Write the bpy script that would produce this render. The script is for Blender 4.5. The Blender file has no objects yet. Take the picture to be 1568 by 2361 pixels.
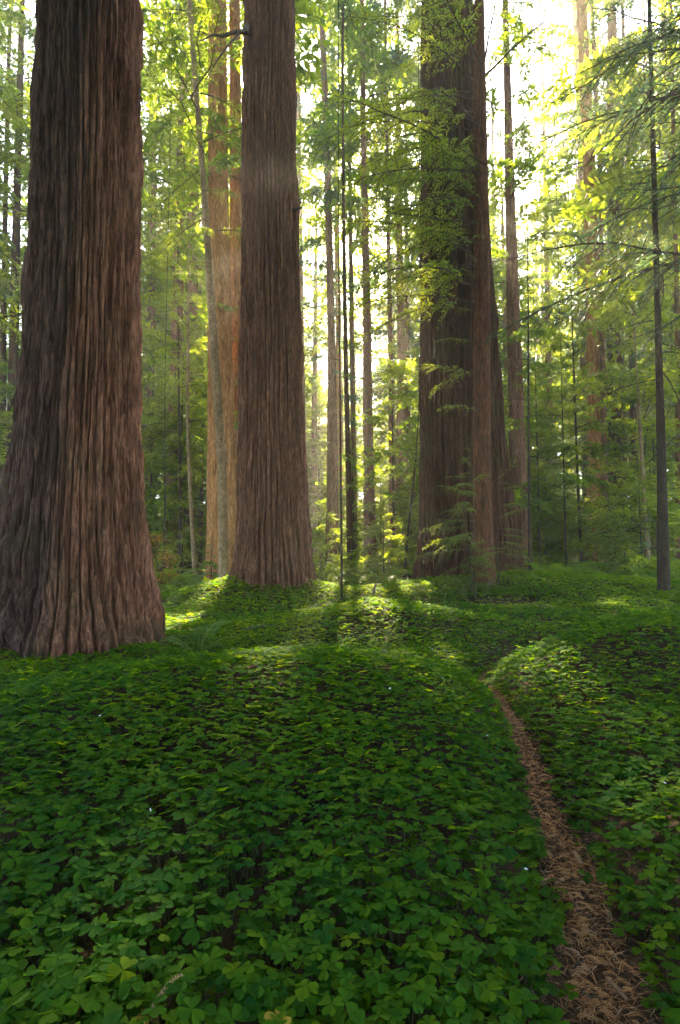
import bpy, math, random
import numpy as np
from mathutils import Vector, Matrix, Quaternion

scene = bpy.context.scene
COL = scene.collection
R = math.radians

# ------------------------------------------------------------------ camera
CAM_Z = 1.25
PITCH = R(3.92)
cam_data = bpy.data.cameras.new('camera')
cam = bpy.data.objects.new('camera', cam_data)
COL.objects.link(cam)
cam.location = (0, 0, CAM_Z)
cam.rotation_euler = (R(90) + PITCH, 0, 0)
cam_data.sensor_fit = 'VERTICAL'
cam_data.sensor_height = 36
cam_data.sensor_width = 24
cam_data.lens = 20
cam_data.clip_start = 0.05
cam_data.clip_end = 2000
scene.camera = cam

# ------------------------------------------------------------------ sky, sun, exposure
SUN_AZ, SUN_EL = R(1.0), R(35)
world = bpy.data.worlds.new('World')
scene.world = world
world.use_nodes = True
wn = world.node_tree.nodes
wl = world.node_tree.links
wn.clear()
sky = wn.new('ShaderNodeTexSky')
sky.sky_type = 'NISHITA'
sky.sun_disc = False
sky.sun_elevation = SUN_EL
sky.sun_rotation = SUN_AZ
sky.air_density = 1.0
sky.dust_density = 0.8
bg = wn.new('ShaderNodeBackground')
bg.inputs[1].default_value = 0.078
wo = wn.new('ShaderNodeOutputWorld')
wl.new(sky.outputs[0], bg.inputs[0])
wl.new(bg.outputs[0], wo.inputs[0])

sd = bpy.data.lights.new('sun', 'SUN')
sd.energy = 5.0
sd.angle = R(0.6)
sd.color = (1.0, 0.82, 0.56)
sun = bpy.data.objects.new('sun', sd)
COL.objects.link(sun)
sdir = Vector((math.sin(SUN_AZ) * math.cos(SUN_EL), math.cos(SUN_AZ) * math.cos(SUN_EL), math.sin(SUN_EL)))
sun.rotation_euler = (-sdir).to_track_quat('-Z', 'Y').to_euler()
sun.location = (10, 40, 80)

vs = scene.view_settings
vs.view_transform = 'Standard'
vs.look = 'None'
vs.gamma = 1
vs.exposure = 4.0
vs.use_curve_mapping = False

cy = scene.cycles
cy.use_denoising = True
cy.max_bounces = 7
cy.diffuse_bounces = 4
cy.glossy_bounces = 2
cy.transmission_bounces = 4
cy.volume_bounces = 1
cy.transparent_max_bounces = 8
cy.caustics_reflective = False
cy.caustics_refractive = False
cy.sample_clamp_indirect = 6

# ------------------------------------------------------------------ picture helpers (u, v on a 1568 x 2360 sheet -> a point at distance Y)
FP = 1312.0
def at(u, v, Y):
    cx = (u - 784) / FP
    cyy = (1180 - v) / FP
    t = Y / (math.cos(PITCH) - cyy * math.sin(PITCH))
    return Vector((cx * t, Y, CAM_Z + t * (math.sin(PITCH) + cyy * math.cos(PITCH)))), t
def ux(u, Y, v=1270):
    return at(u, v, Y)[0].x

# ------------------------------------------------------------------ noise
def vnoise(x, y, seed=0, px=0):
    """smooth value noise in [-1,1]; px: period along x (0 = none)"""
    x = np.asarray(x, float); y = np.asarray(y, float)
    xi = np.floor(x).astype(np.int64); yi = np.floor(y).astype(np.int64)
    fx = x - xi; fy = y - yi
    fx = fx * fx * (3 - 2 * fx); fy = fy * fy * (3 - 2 * fy)
    def h(a, b):
        if px: a = np.mod(a, px)
        n = (a * 374761393 + b * 668265263 + seed * 974711 + 1442695) & 0xffffffff
        n = ((n ^ (n >> 13)) * 1274126177) & 0xffffffff
        n = n ^ (n >> 16)
        return (n & 0xffff) / 32767.5 - 1.0
    a = h(xi, yi); b = h(xi + 1, yi); c = h(xi, yi + 1); d = h(xi + 1, yi + 1)
    return (a * (1 - fx) + b * fx) * (1 - fy) + (c * (1 - fx) + d * fx) * fy

# ------------------------------------------------------------------ mesh helpers
def mesh_from(name, V, tris=None, quads=None, mats=(), mi_t=None, mi_q=None, attrs=None, smooth=False):
    me = bpy.data.meshes.new(name)
    V = np.asarray(V, np.float32).reshape(-1, 3)
    nt = 0 if tris is None else len(tris)
    nq = 0 if quads is None else len(quads)
    me.vertices.add(len(V))
    me.vertices.foreach_set('co', V.ravel())
    idx = []
    if nt: idx.append(np.asarray(tris, np.int32).ravel())
    if nq: idx.append(np.asarray(quads, np.int32).ravel())
    idx = np.concatenate(idx)
    me.loops.add(len(idx))
    me.loops.foreach_set('vertex_index', idx)
    me.polygons.add(nt + nq)
    st = np.concatenate([np.arange(nt) * 3, nt * 3 + np.arange(nq) * 4]).astype(np.int32)
    me.polygons.foreach_set('loop_start', st)
    mi = np.zeros(nt + nq, np.int32)
    if mi_t is not None and nt: mi[:nt] = mi_t
    if mi_q is not None and nq: mi[nt:] = mi_q
    me.polygons.foreach_set('material_index', mi)
    me.polygons.foreach_set('use_smooth', np.full(nt + nq, bool(smooth)))
    for m in mats: me.materials.append(m)
    if attrs:
        for k, a in attrs.items():
            at_ = me.attributes.new(k, 'FLOAT', 'POINT')
            at_.data.foreach_set('value', np.asarray(a, np.float32))
    me.update(calc_edges=True)
    return me

def obj(name, me, parent=None, loc=(0, 0, 0), rot=(0, 0, 0), sc=(1, 1, 1)):
    o = bpy.data.objects.new(name, me)
    COL.objects.link(o)
    o.location = loc; o.rotation_euler = rot; o.scale = sc
    if parent is not None: o.parent = parent
    return o
def thing(name, label, cat, loc=(0, 0, 0), rz=0, group=None, sc=1):
    o = bpy.data.objects.new(name, None)
    COL.objects.link(o)
    o.empty_display_size = 0.2
    o.location = loc; o.rotation_euler = (0, 0, rz); o.scale = (sc, sc, sc)
    tag(o, label, cat, group)
    return o
def tag(o, label, cat, group=None):
    o['label'] = label; o['category'] = cat
    if group: o['group'] = group
    return o

# ------------------------------------------------------------------ materials
def new_mat(name):
    m = bpy.data.materials.new(name)
    m.use_nodes = True
    nt = m.node_tree
    nt.nodes.clear()
    out = nt.nodes.new('ShaderNodeOutputMaterial')
    return m, nt, out
def N(nt, t, **kw):
    n = nt.nodes.new(t)
    for k, v in kw.items(): setattr(n, k, v)
    return n
def ramp(nt, stops):
    r = nt.nodes.new('ShaderNodeValToRGB')
    e = r.color_ramp.elements
    while len(e) > 1: e.remove(e[-1])
    e[0].position = stops[0][0]; e[0].color = (*stops[0][1], 1)
    for p, c in stops[1:]:
        k = e.new(p); k.color = (*c, 1)
    return r
def mixc(nt, fac, a, b, mode='MIX'):
    m = nt.nodes.new('ShaderNodeMix'); m.data_type = 'RGBA'; m.blend_type = mode
    for s, v in ((m.inputs[0], fac), (m.inputs[6], a), (m.inputs[7], b)):
        if hasattr(v, 'is_linked') or hasattr(v, 'links'): nt.links.new(v, s)
        elif isinstance(v, (int, float)): s.default_value = v
        else: s.default_value = (*v, 1)
    return m.outputs[2]

def bark_mat(name, cols, fine=9.0, bump=0.6, moss=0.0, zs=0.12, split=None, rough=0.92):
    m, nt, out = new_mat(name)
    L = nt.links
    tc = N(nt, 'ShaderNodeTexCoord')
    mp = N(nt, 'ShaderNodeMapping'); mp.inputs['Scale'].default_value = (1, 1, zs)
    L.new(tc.outputs['Object'], mp.inputs[0])
    n1 = N(nt, 'ShaderNodeTexNoise'); n1.inputs['Scale'].default_value = fine; n1.inputs['Detail'].default_value = 5; n1.inputs['Roughness'].default_value = 0.65
    n2 = N(nt, 'ShaderNodeTexNoise'); n2.inputs['Scale'].default_value = fine * 5; n2.inputs['Detail'].default_value = 4; n2.inputs['Roughness'].default_value = 0.7
    n3 = N(nt, 'ShaderNodeTexNoise'); n3.inputs['Scale'].default_value = 1.6; n3.inputs['Detail'].default_value = 3
    L.new(mp.outputs[0], n1.inputs[0]); L.new(mp.outputs[0], n2.inputs[0]); L.new(tc.outputs['Object'], n3.inputs[0])
    r1 = ramp(nt, [(0.3, cols[0]), (0.5, cols[1]), (0.7, cols[2])])
    L.new(n1.outputs[0], r1.inputs[0])
    c = r1.outputs[0]
    r2 = ramp(nt, [(0.34, (0.28, 0.28, 0.29)), (0.5, (.95, .93, .92)), (0.66, (1.9, 1.8, 1.7))])
    L.new(n2.outputs[0], r2.inputs[0])
    c = mixc(nt, 0.9, c, r2.outputs[0], 'MULTIPLY')
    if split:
        # weathered grey side with shade painted in, lit red beyond a streaky upright boundary
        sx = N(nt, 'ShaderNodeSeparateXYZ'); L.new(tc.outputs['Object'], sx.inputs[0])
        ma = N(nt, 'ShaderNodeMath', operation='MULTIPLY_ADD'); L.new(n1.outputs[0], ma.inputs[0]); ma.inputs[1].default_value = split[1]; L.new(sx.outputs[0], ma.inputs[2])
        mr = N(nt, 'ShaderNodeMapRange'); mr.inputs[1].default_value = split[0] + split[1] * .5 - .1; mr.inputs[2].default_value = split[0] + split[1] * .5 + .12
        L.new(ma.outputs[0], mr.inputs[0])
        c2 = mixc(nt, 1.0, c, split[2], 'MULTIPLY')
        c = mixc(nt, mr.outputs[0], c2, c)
    if moss > 0:
        r3 = ramp(nt, [(0.5, (0, 0, 0)), (0.68, (1, 1, 1))]); L.new(n3.outputs[0], r3.inputs[0])
        mm = N(nt, 'ShaderNodeMath', operation='MULTIPLY'); L.new(r3.outputs[0], mm.inputs[0]); mm.inputs[1].default_value = moss
        c = mixc(nt, mm.outputs[0], c, (0.06, 0.075, 0.03))
    p = N(nt, 'ShaderNodeBsdfPrincipled')
    p.inputs['Roughness'].default_value = rough
    p.inputs['Specular IOR Level'].default_value = 0.15
    L.new(c, p.inputs['Base Color'])
    b = N(nt, 'ShaderNodeBump'); b.inputs['Strength'].default_value = min(1, bump * 1.4); b.inputs['Distance'].default_value = 0.05
    L.new(n2.outputs[0], b.inputs['Height'])
    L.new(b.outputs[0], p.inputs['Normal'])
    L.new(p.outputs[0], out.inputs[0])
    return m

def leaf_mat(name, cols, trans, tf=0.45, rough=0.5, spec=0.25, src='attr', objrand=0.0):
    """cols: ramp colours over the tint 0..1; trans: multiplier colour for light through the leaf"""
    m, nt, out = new_mat(name)
    L = nt.links
    if src == 'attr':
        a = N(nt, 'ShaderNodeAttribute'); a.attribute_name = 'tint'; f = a.outputs['Fac']
    else:
        a = N(nt, 'ShaderNodeObjectInfo'); s = N(nt, 'ShaderNodeSeparateColor'); L.new(a.outputs['Color'], s.inputs[0]); f = s.outputs[0]
    if objrand:
        oi = N(nt, 'ShaderNodeObjectInfo')
        ma = N(nt, 'ShaderNodeMath', operation='MULTIPLY_ADD'); L.new(oi.outputs['Random'], ma.inputs[0]); ma.inputs[1].default_value = objrand; L.new(f, ma.inputs[2])
        sb = N(nt, 'ShaderNodeMath', operation='SUBTRACT'); L.new(ma.outputs[0], sb.inputs[0]); sb.inputs[1].default_value = objrand / 2; sb.use_clamp = True
        f = sb.outputs[0]
    r = ramp(nt, [(i / (len(cols) - 1), c) for i, c in enumerate(cols)])
    L.new(f, r.inputs[0])
    p = N(nt, 'ShaderNodeBsdfPrincipled')
    p.inputs['Roughness'].default_value = rough
    p.inputs['Specular IOR Level'].default_value = spec
    L.new(r.outputs[0], p.inputs['Base Color'])
    t = N(nt, 'ShaderNodeBsdfTranslucent')
    L.new(mixc(nt, 1.0, r.outputs[0], trans, 'MULTIPLY'), t.inputs[0])
    mx = N(nt, 'ShaderNodeMixShader'); mx.inputs[0].default_value = tf
    L.new(p.outputs[0], mx.inputs[1]); L.new(t.outputs[0], mx.inputs[2])
    L.new(mx.outputs[0], out.inputs[0])
    return m

M = {}
M['bark_a'] = bark_mat('bark_weathered_shaded', [(0.1114, 0.0492, 0.0293), (0.2228, 0.1032, 0.0608), (0.3407, 0.1699, 0.1048)], 8, 0.7, moss=0.25, split=(0.10, 0.45, (0.45, 0.56, 0.74)))  # split tints one side: weathering mixed with painted shade
M['bark_b'] = bark_mat('bark_brown', [(0.0801, 0.0371, 0.022), (0.1602, 0.0781, 0.0464), (0.2457, 0.1269, 0.0787)], 9, 0.7, moss=0.15)
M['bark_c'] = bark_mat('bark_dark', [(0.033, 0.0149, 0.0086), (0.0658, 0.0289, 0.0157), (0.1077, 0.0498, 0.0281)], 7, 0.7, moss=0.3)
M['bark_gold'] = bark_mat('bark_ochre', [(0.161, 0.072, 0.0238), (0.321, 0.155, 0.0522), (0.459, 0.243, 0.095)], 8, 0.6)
M['bark_red'] = bark_mat('bark_redbrown', [(0.075, 0.038, 0.025), (0.155, 0.078, 0.048), (0.24, 0.13, 0.08)], 9, 0.6, moss=0.2)
M['bark_slim'] = bark_mat('bark_slim', [(0.0575, 0.0252, 0.0144), (0.115, 0.0504, 0.0271), (0.184, 0.0851, 0.0463)], 10, 0.6, moss=0.2)
M['bark_far'] = bark_mat('bark_far', [(0.096, 0.055, 0.0342), (0.18, 0.1023, 0.0617), (0.264, 0.154, 0.095)], 5, 0.5, moss=0.2)
M['bark_pale'] = bark_mat('bark_lichen', [(0.15, 0.10, 0.05), (0.25, 0.18, 0.095), (0.36, 0.28, 0.17)], 14, 0.35, moss=0.5, zs=0.7)
M['bark_pole'] = bark_mat('bark_pole', [(0.027, 0.0192, 0.0156), (0.051, 0.036, 0.027), (0.078, 0.057, 0.042)], 12, 0.4, moss=0.3, zs=0.3)
M['dead'] = bark_mat('dead_wood', [(0.05, 0.04, 0.032), (0.10, 0.08, 0.065), (0.16, 0.13, 0.11)], 14, 0.3, zs=1)
M['twig'] = bark_mat('twig_bark', [(0.04, 0.03, 0.022), (0.075, 0.055, 0.04), (0.11, 0.085, 0.06)], 10, 0.2, zs=1)
YT = (5.4, 3.6, 0.5)
M['needle'] = leaf_mat('redwood_needles', [(0.028, 0.066, 0.022), (0.05, 0.105, 0.026), (0.085, 0.14, 0.03)], YT, 0.58, objrand=0.5)
M['needle_blue'] = leaf_mat('fir_needles', [(0.035, 0.075, 0.05), (0.055, 0.105, 0.07), (0.075, 0.13, 0.08)], (2.2, 1.9, 1.1), 0.45, objrand=0.3)
M['broad'] = leaf_mat('broad_leaves', [(0.04, 0.09, 0.02), (0.075, 0.145, 0.03), (0.125, 0.19, 0.04)], YT, 0.5, objrand=0.4)
M['yellow'] = leaf_mat('autumn_leaves', [(0.20, 0.14, 0.02), (0.30, 0.20, 0.03), (0.30, 0.14, 0.03)], (1.8, 1.5, .7), 0.5)
M['fern'] = leaf_mat('fern_fronds', [(0.04, 0.10, 0.02), (0.065, 0.14, 0.025), (0.10, 0.17, 0.03)], YT, 0.45, objrand=0.5)
CL = [(0.012, 0.070, 0.010), (0.026, 0.098, 0.008), (0.046, 0.128, 0.006), (0.085, 0.165, 0.006)]
CT = (6.0, 3.3, 0.3)
M['clover'] = leaf_mat('sorrel_cover', CL, CT, 0.5, rough=0.65, spec=0.05)
M['clover_obj'] = leaf_mat('sorrel_leaf', CL, CT, 0.5, rough=0.65, spec=0.05, src='obj')
M['sorrel_yellow'] = leaf_mat('sorrel_yellow', [(0.34, 0.25, 0.02), (0.38, 0.28, 0.03)], (1.6, 1.4, .6), 0.4)
M['stem'] = leaf_mat('sorrel_stem', [(0.05, 0.085, 0.025), (0.07, 0.10, 0.03)], YT, 0.2)
def plain(name, col, rough=0.8, var=0.25, scale=30):
    m, nt, out = new_mat(name); L = nt.links
    n = N(nt, 'ShaderNodeTexNoise'); n.inputs['Scale'].default_value = scale; n.inputs['Detail'].default_value = 4
    tc = N(nt, 'ShaderNodeTexCoord'); L.new(tc.outputs['Object'], n.inputs[0])
    r = ramp(nt, [(0.3, tuple(c * (1 - var) for c in col)), (0.7, tuple(c * (1 + var) for c in col))]); L.new(n.outputs[0], r.inputs[0])
    p = N(nt, 'ShaderNodeBsdfPrincipled'); p.inputs['Roughness'].default_value = rough
    L.new(r.outputs[0], p.inputs['Base Color']); L.new(p.outputs[0], out.inputs[0])
    return m
M['petal'] = plain('petal_white', (0.8, 0.78, 0.76), 0.6, 0.05)
M['litter'] = leaf_mat('dry_needles', [(0.15, 0.075, 0.04), (0.30, 0.16, 0.085), (0.42, 0.21, 0.09), (0.45, 0.31, 0.20)], (1, .8, .6), 0.1, rough=0.8, spec=0.1)
M['chip'] = plain('bark_chip', (0.19, 0.105, 0.055), 0.85, 0.3, 60)
M['soil'] = plain('soil_dark', (0.07, 0.045, 0.03), 0.95, 0.4, 9)

def ground_mat():
    m, nt, out = new_mat('forest_floor'); L = nt.links
    tc = N(nt, 'ShaderNodeTexCoord')
    n1 = N(nt, 'ShaderNodeTexNoise'); n1.inputs['Scale'].default_value = 3; n1.inputs['Detail'].default_value = 8
    n2 = N(nt, 'ShaderNodeTexNoise'); n2.inputs['Scale'].default_value = 60; n2.inputs['Detail'].default_value = 6; n2.inputs['Roughness'].default_value = .7
    for n in (n1, n2): L.new(tc.outputs['Object'], n.inputs[0])
    r1 = ramp(nt, [(0.3, (0.035, 0.022, 0.016)), (0.7, (0.085, 0.052, 0.034))]); L.new(n1.outputs[0], r1.inputs[0])
    r2 = ramp(nt, [(0.3, (0.5, 0.5, 0.5)), (0.7, (1.6, 1.5, 1.4))]); L.new(n2.outputs[0], r2.inputs[0])
    c = mixc(nt, 1, r1.outputs[0], r2.outputs[0], 'MULTIPLY')
    p = N(nt, 'ShaderNodeBsdfPrincipled'); p.inputs['Roughness'].default_value = 0.95; p.inputs['Specular IOR Level'].default_value = 0.1
    L.new(c, p.inputs['Base Color'])
    b = N(nt, 'ShaderNodeBump'); b.inputs['Strength'].default_value = .8; b.inputs['Distance'].default_value = .02
    L.new(n2.outputs[0], b.inputs['Height']); L.new(b.outputs[0], p.inputs['Normal'])
    L.new(p.outputs[0], out.inputs[0])
    return m
M['ground'] = ground_mat()

# ------------------------------------------------------------------ terrain
PATH = np.array([(0.45, -3.0), (0.6, -0.5), (0.64, 0.9), (0.74, 1.55), (0.82, 1.85), (0.92, 2.2), (1.04, 2.7), (1.15, 3.3), (1.27, 4.05), (1.37, 4.9), (1.46, 5.8), (1.60, 6.6), (2.1, 7.5), (2.9, 8.3), (4.0, 8.7)])
def path_dist(x, y):
    x = np.asarray(x, float); y = np.asarray(y, float)
    best = np.full(x.shape, 1e9)
    for (x0, y0), (x1, y1) in zip(PATH[:-1], PATH[1:]):
        dx, dy = x1 - x0, y1 - y0
        t = np.clip(((x - x0) * dx + (y - y0) * dy) / (dx * dx + dy * dy), 0, 1)
        best = np.minimum(best, np.hypot(x - x0 - t * dx, y - y0 - t * dy))
    return best
def path_half(y):
    return np.interp(y, [0, 1.5, 2.5, 4, 6, 8, 9], [0.17, 0.155, 0.10, 0.068, 0.05, 0.04, 0.02])
BUMPS = [  # cx, cy, rx, ry, height
    (-1.75, 12.6, 1.9, 1.4, 0.56),      # mound under the middle redwood
    (3.6, 14.6, 3.4, 2.6, 0.44),        # mound under the big twin
    (7.5, 14.5, 4.5, 3.0, 0.30),
    (2.85, 5.4, 0.95, 0.75, 0.42),       # hump right of the path
    (4.6, 5.5, 1.4, 0.8, 0.38),
    (0.8, 8.9, 1.5, 0.9, 0.42),        # ridge left of the path
    (3.6, 7.9, 2.6, 1.1, -0.18),
    (-0.6, 6.7, 1.9, 0.8, -0.17),
    (-3.4, 6.9, 1.6, 1.3, 0.10),
    (-0.5, 4.5, 2.0, 1.05, 0.31),
    (-5.5, 3.5, 2.5, 2.0, 0.08),
    (-4.05, 5.75, 0.55, 0.45, 0.17),     # clover banked against the foot of the massive redwood
    (-2.05, 6.25, 0.45, 0.4, 0.14),
    (-3.2, 6.8, 1.3, 1.2, 0.07),
]
def gz(x, y):
    x = np.asarray(x, float); y = np.asarray(y, float)
    z = np.zeros(np.broadcast(x, y).shape)
    for cx, cy_, rx, ry, h in BUMPS:
        z = z + h * np.exp(-(((x - cx) / rx) ** 2 + ((y - cy_) / ry) ** 2))
    z = z + 0.05 * vnoise(x * 0.55, y * 0.55, 3) + 0.03 * vnoise(x * 1.6, y * 1.6, 4)
    far = np.clip((y - 20) / 60, 0, 1)
    z = z + far * (0.6 * vnoise(x * 0.08, y * 0.08, 5)) + np.clip((y - 60) / 200, 0, 1) * 22 + 0.0008 * np.clip(np.abs(x) - 20, 0, 100) ** 1.5
    d = path_dist(x, y)
    z = z - (0.08 * np.exp(-(d / 0.24) ** 2) + 0.13 * np.exp(-(d / 0.55) ** 2)) * np.clip((9 - y) / 1.5, 0, 1)
    return z
def gz1(x, y): return float(gz(np.array([x]), np.array([y]))[0])

def axis(segs):
    out = []
    for a, b, s in segs: out.append(np.arange(a, b, s))
    out.append(np.array([segs[-1][1]]))
    return np.concatenate(out)
gx = axis([(-260, -60, 20), (-60, -20, 4), (-20, -8, .6), (-8, 8, .16), (8, 20, .6), (20, 60, 4), (60, 260, 20)])
gy = axis([(-60, -10, 5), (-10, 0, .5), (0, 9, .11), (9, 18, .2), (18, 40, .8), (40, 100, 4), (100, 420, 20)])
GX, GY = np.meshgrid(gx, gy)
GZ = gz(GX, GY) + 0.012 * vnoise(GX * 9, GY * 9, 8)
V = np.stack([GX, GY, GZ], -1).reshape(-1, 3)
nx, ny = len(gx), len(gy)
i0 = (np.arange(ny - 1)[:, None] * nx + np.arange(nx - 1)[None, :]).ravel()
g = obj('ground', mesh_from('ground', V, quads=np.stack([i0, i0 + 1, i0 + nx + 1, i0 + nx], 1), mats=[M['ground']], smooth=True))
g['kind'] = 'structure'

# ------------------------------------------------------------------ trunks
def smooth_profile(pts, zs):
    """pts rows (z, cx, cy, r) -> smoothly interpolated at zs"""
    p = np.array(sorted(pts), float)
    zz = np.linspace(p[0, 0], p[-1, 0], 900)
    cols = []
    k = np.hanning(41); k /= k.sum()
    for c in (1, 2, 3):
        y = np.interp(zz, p[:, 0], p[:, c])
        y = np.convolve(np.pad(y, 20, mode='reflect', reflect_type='odd'), k, 'valid')
        cols.append(np.interp(zs, zz, y))
    return cols
def trunk_mesh(name, pts, mat, zs, nth, ridges, depth, seed, flare=0.0, lobes=5, lumps=(), groove=()):
    """closed-round trunk with furrowed bark as geometry; lumps: (theta0..1, z, dth, dz, h)"""
    zs = np.asarray(zs, float)
    cx, cyv, r = smooth_profile(pts, zs)
    g_ = np.linspace(0, 1, 721); w_ = 1 - .62 * np.clip(np.cos((g_ - .25) * 2 * math.pi) * 1.6, -1, 1); c_ = np.concatenate([[0], np.cumsum((w_[1:] + w_[:-1]) / 2)]); c_ /= c_[-1]
    th = np.interp(np.arange(nth) / nth, c_, g_) if nth > 200 else np.arange(nth) / nth
    T, Z = np.meshgrid(th, zs)
    zb = zs[0]
    rr = np.repeat(r[:, None], nth, 1)
    hz = np.clip(Z - zb - 0.3, 0, None)
    # buttress lobes fading upwards
    fl = flare * np.exp(-hz / 0.75)
    lob = 0.55 * vnoise(T * lobes, Z * 0.35, seed + 1, lobes) + 0.45 * vnoise(T * lobes * 3, Z * 0.5, seed + 2, lobes * 3)
    rr = rr * (1 + fl * lob + 0.035 * vnoise(T * 5, Z * 0.25, seed + 3, 5))
    # furrows
    zsq = Z / max(0.4, float(r[0]) * 1.3)
    ph = T * ridges + 0.45 * vnoise(T * 9, zsq * 0.4, seed + 4, 9) + 0.25 * vnoise(T * 26, zsq * 1.2, seed + 5, 26) + 0.12 * vnoise(T * 60, zsq * 5, seed + 12, 60)
    fr = ph - np.floor(ph)
    plate = 1 - np.abs(fr - 0.5) * 2
    plate = np.clip(plate / 0.28, 0, 1); plate = plate * plate * (3 - 2 * plate)
    p2 = ph * 2.37 + 0.8 * vnoise(T * 40, zsq * 1.1, seed + 15, 40); p2 = 1 - np.abs(p2 - np.floor(p2) - .5) * 2
    p2 = np.clip(p2 / .4, 0, 1) * np.clip(.5 + 1.2 * vnoise(T * ridges, zsq * 1.2, seed + 16, ridges), 0, 1)
    vary = 0.45 + 0.75 * np.clip(0.5 + 0.9 * vnoise(T * ridges * .5, zsq * 0.8, seed + 6, max(1, int(ridges * .5))), 0, 1)
    hgt = 0.5 * vnoise(np.floor(ph), zsq * 0.4 + np.floor(ph) * 7.3, seed + 7)
    fine = vnoise(T * ridges * 4, zsq * 1.3, seed + 8, ridges * 4) * 0.30 + vnoise(T * ridges * 2, zsq * 5, seed + 9, ridges * 2) * 0.12 + vnoise(T * ridges * 6, zsq * 5, seed + 10, ridges * 6) * .16
    rid = np.floor(ph); cell = np.floor(zsq * 1.9 + 6.7 * vnoise(rid * 3.3 + .5, rid * 0 + .5, seed + 17) + .5 * vnoise(T * ridges * 3, zsq * 4, seed + 18, ridges * 3))
    flake_ = vnoise(rid * 5.1 + .5, cell * 3.7 + .5, seed + 19)
    rough = 1 + 0.5 * np.exp(-hz / 0.8)
    base_ = np.exp(-hz / 0.7) * (1.0 if flare > .09 else .4)
    knob = vnoise(T * ridges * .8, Z * 5.5, seed + 13, max(1, int(ridges * .8))) * .7 + vnoise(T * ridges * 1.7, Z * 11, seed + 14, max(1, int(ridges * 1.7))) * .45
    d = depth * rough * ((plate - 1) * vary * (1 - .45 * base_) + 0.35 * hgt * plate + .30 * p2 + .32 * flake_ * plate + fine * (1 + .6 * base_) + .55 * base_ * knob + .07 * knob)
    rr = rr + d
    for (t0, z0, dt, dz, h) in lumps:
        dd = np.abs(T - t0); dd = np.minimum(dd, 1 - dd)
        q = np.exp(-((dd / dt) ** 2 + ((Z - z0) / dz) ** 2) ** 1.4)
        rr = rr + h * q
    for (t0, dt, h, ztop) in groove:
        dd = np.abs(T - t0 - 0.012 * vnoise(Z * 0.5, Z * 0, seed + 11)); dd = np.minimum(dd, 1 - dd)
        rr = rr - h * np.exp(-(dd / dt) ** 2) * np.clip((ztop - Z) / 3, 0, 1)
    A = T * 2 * math.pi
    V = np.stack([cx[:, None] + rr * np.cos(A), cyv[:, None] + rr * np.sin(A), Z], -1).reshape(-1, 3)
    nz = len(zs)
    ii = np.arange(nz - 1)[:, None] * nth; jj = np.arange(nth)[None, :]; j2 = (jj + 1) % nth
    q = np.stack([ii + jj, ii + j2, ii + nth + j2, ii + nth + jj], -1).reshape(-1, 4)
    return mesh_from(name, V, quads=q, mats=[mat], smooth=True)

def px_profile(rows, Y, H, rtop=0.06, sink=0.35):
    """rows (v, u_centre, width px) at distance Y -> base location and profile pts relative to it"""
    P = []
    for v, u, w in rows:
        p, t = at(u, v, Y)
        P.append((p.z, p.x, w / 2 / FP * t))
    P.sort()
    bx = P[0][1]
    bz = gz1(bx, Y)
    pts = [(z - bz, x - bx, 0.0, r) for z, x, r in P]
    z0, x0, _, r0 = pts[0]
    if z0 > -sink: pts.insert(0, (-sink, x0, 0, r0 * 1.06))
    z1, x1, _, r1 = pts[-1]; za, xa, _, ra = pts[-2]
    sl = (x1 - pts[max(0, len(pts) - 3)][1]) / max(0.5, z1 - pts[max(0, len(pts) - 3)][0])
    if H > z1 + 1:
        k = (H - z1)
        pts.append((z1 + k * .5, x1 + sl * k * .35, 0, r1 * 0.62 + rtop * .2))
        pts.append((H, x1 + sl * k * .5, 0, rtop))
    return (bx, Y, bz), pts

def rad_at(pts, z):
    p = np.array(sorted(pts), float)
    return np.interp(z, p[:, 0], p[:, 1]), np.interp(z, p[:, 0], p[:, 3])

# ------------------------------------------------------------------ branches and crowns
class Acc:
    """collects triangles of leaf and wood"""
    def __init__(s): s.V = []; s.T = []; s.m = []; s.tint = []; s.n = 0
    def add(s, V, T, m, tint):
        s.V.append(V); s.T.append(T + s.n); s.m.append(np.full(len(T), m, np.int32)); s.tint.append(tint); s.n += len(V)
    def arrays(s):
        return np.concatenate(s.V), np.concatenate(s.T), np.concatenate(s.m), np.concatenate(s.tint)
    def mesh(s, name, mats):
        V, T, m, t = s.arrays()
        return mesh_from(name, V, tris=T, mats=mats, mi_t=m, attrs={'tint': t})

def tube(P, rad, ns=4):
    P = np.asarray(P, float); n = len(P)
    d = np.gradient(P, axis=0); d /= np.linalg.norm(d, axis=1, keepdims=True) + 1e-9
    ref = np.where(np.abs(d[:, 2:3]) > .9, np.array([[1., 0, 0]]), np.array([[0, 0, 1.]]))
    a = np.cross(d, ref); a /= np.linalg.norm(a, axis=1, keepdims=True) + 1e-9
    b = np.cross(d, a)
    an = np.arange(ns) / ns * 2 * math.pi
    V = P[:, None] + np.asarray(rad)[:, None, None] * (np.cos(an)[None, :, None] * a[:, None] + np.sin(an)[None, :, None] * b[:, None])
    ii = np.arange(n - 1)[:, None] * ns; j = np.arange(ns)[None]; j2 = (j + 1) % ns
    T = np.concatenate([np.stack([ii + j, ii + j2, ii + ns + j2], -1).reshape(-1, 3), np.stack([ii + j, ii + ns + j2, ii + ns + j], -1).reshape(-1, 3)])
    return V.reshape(-1, 3), T

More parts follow.
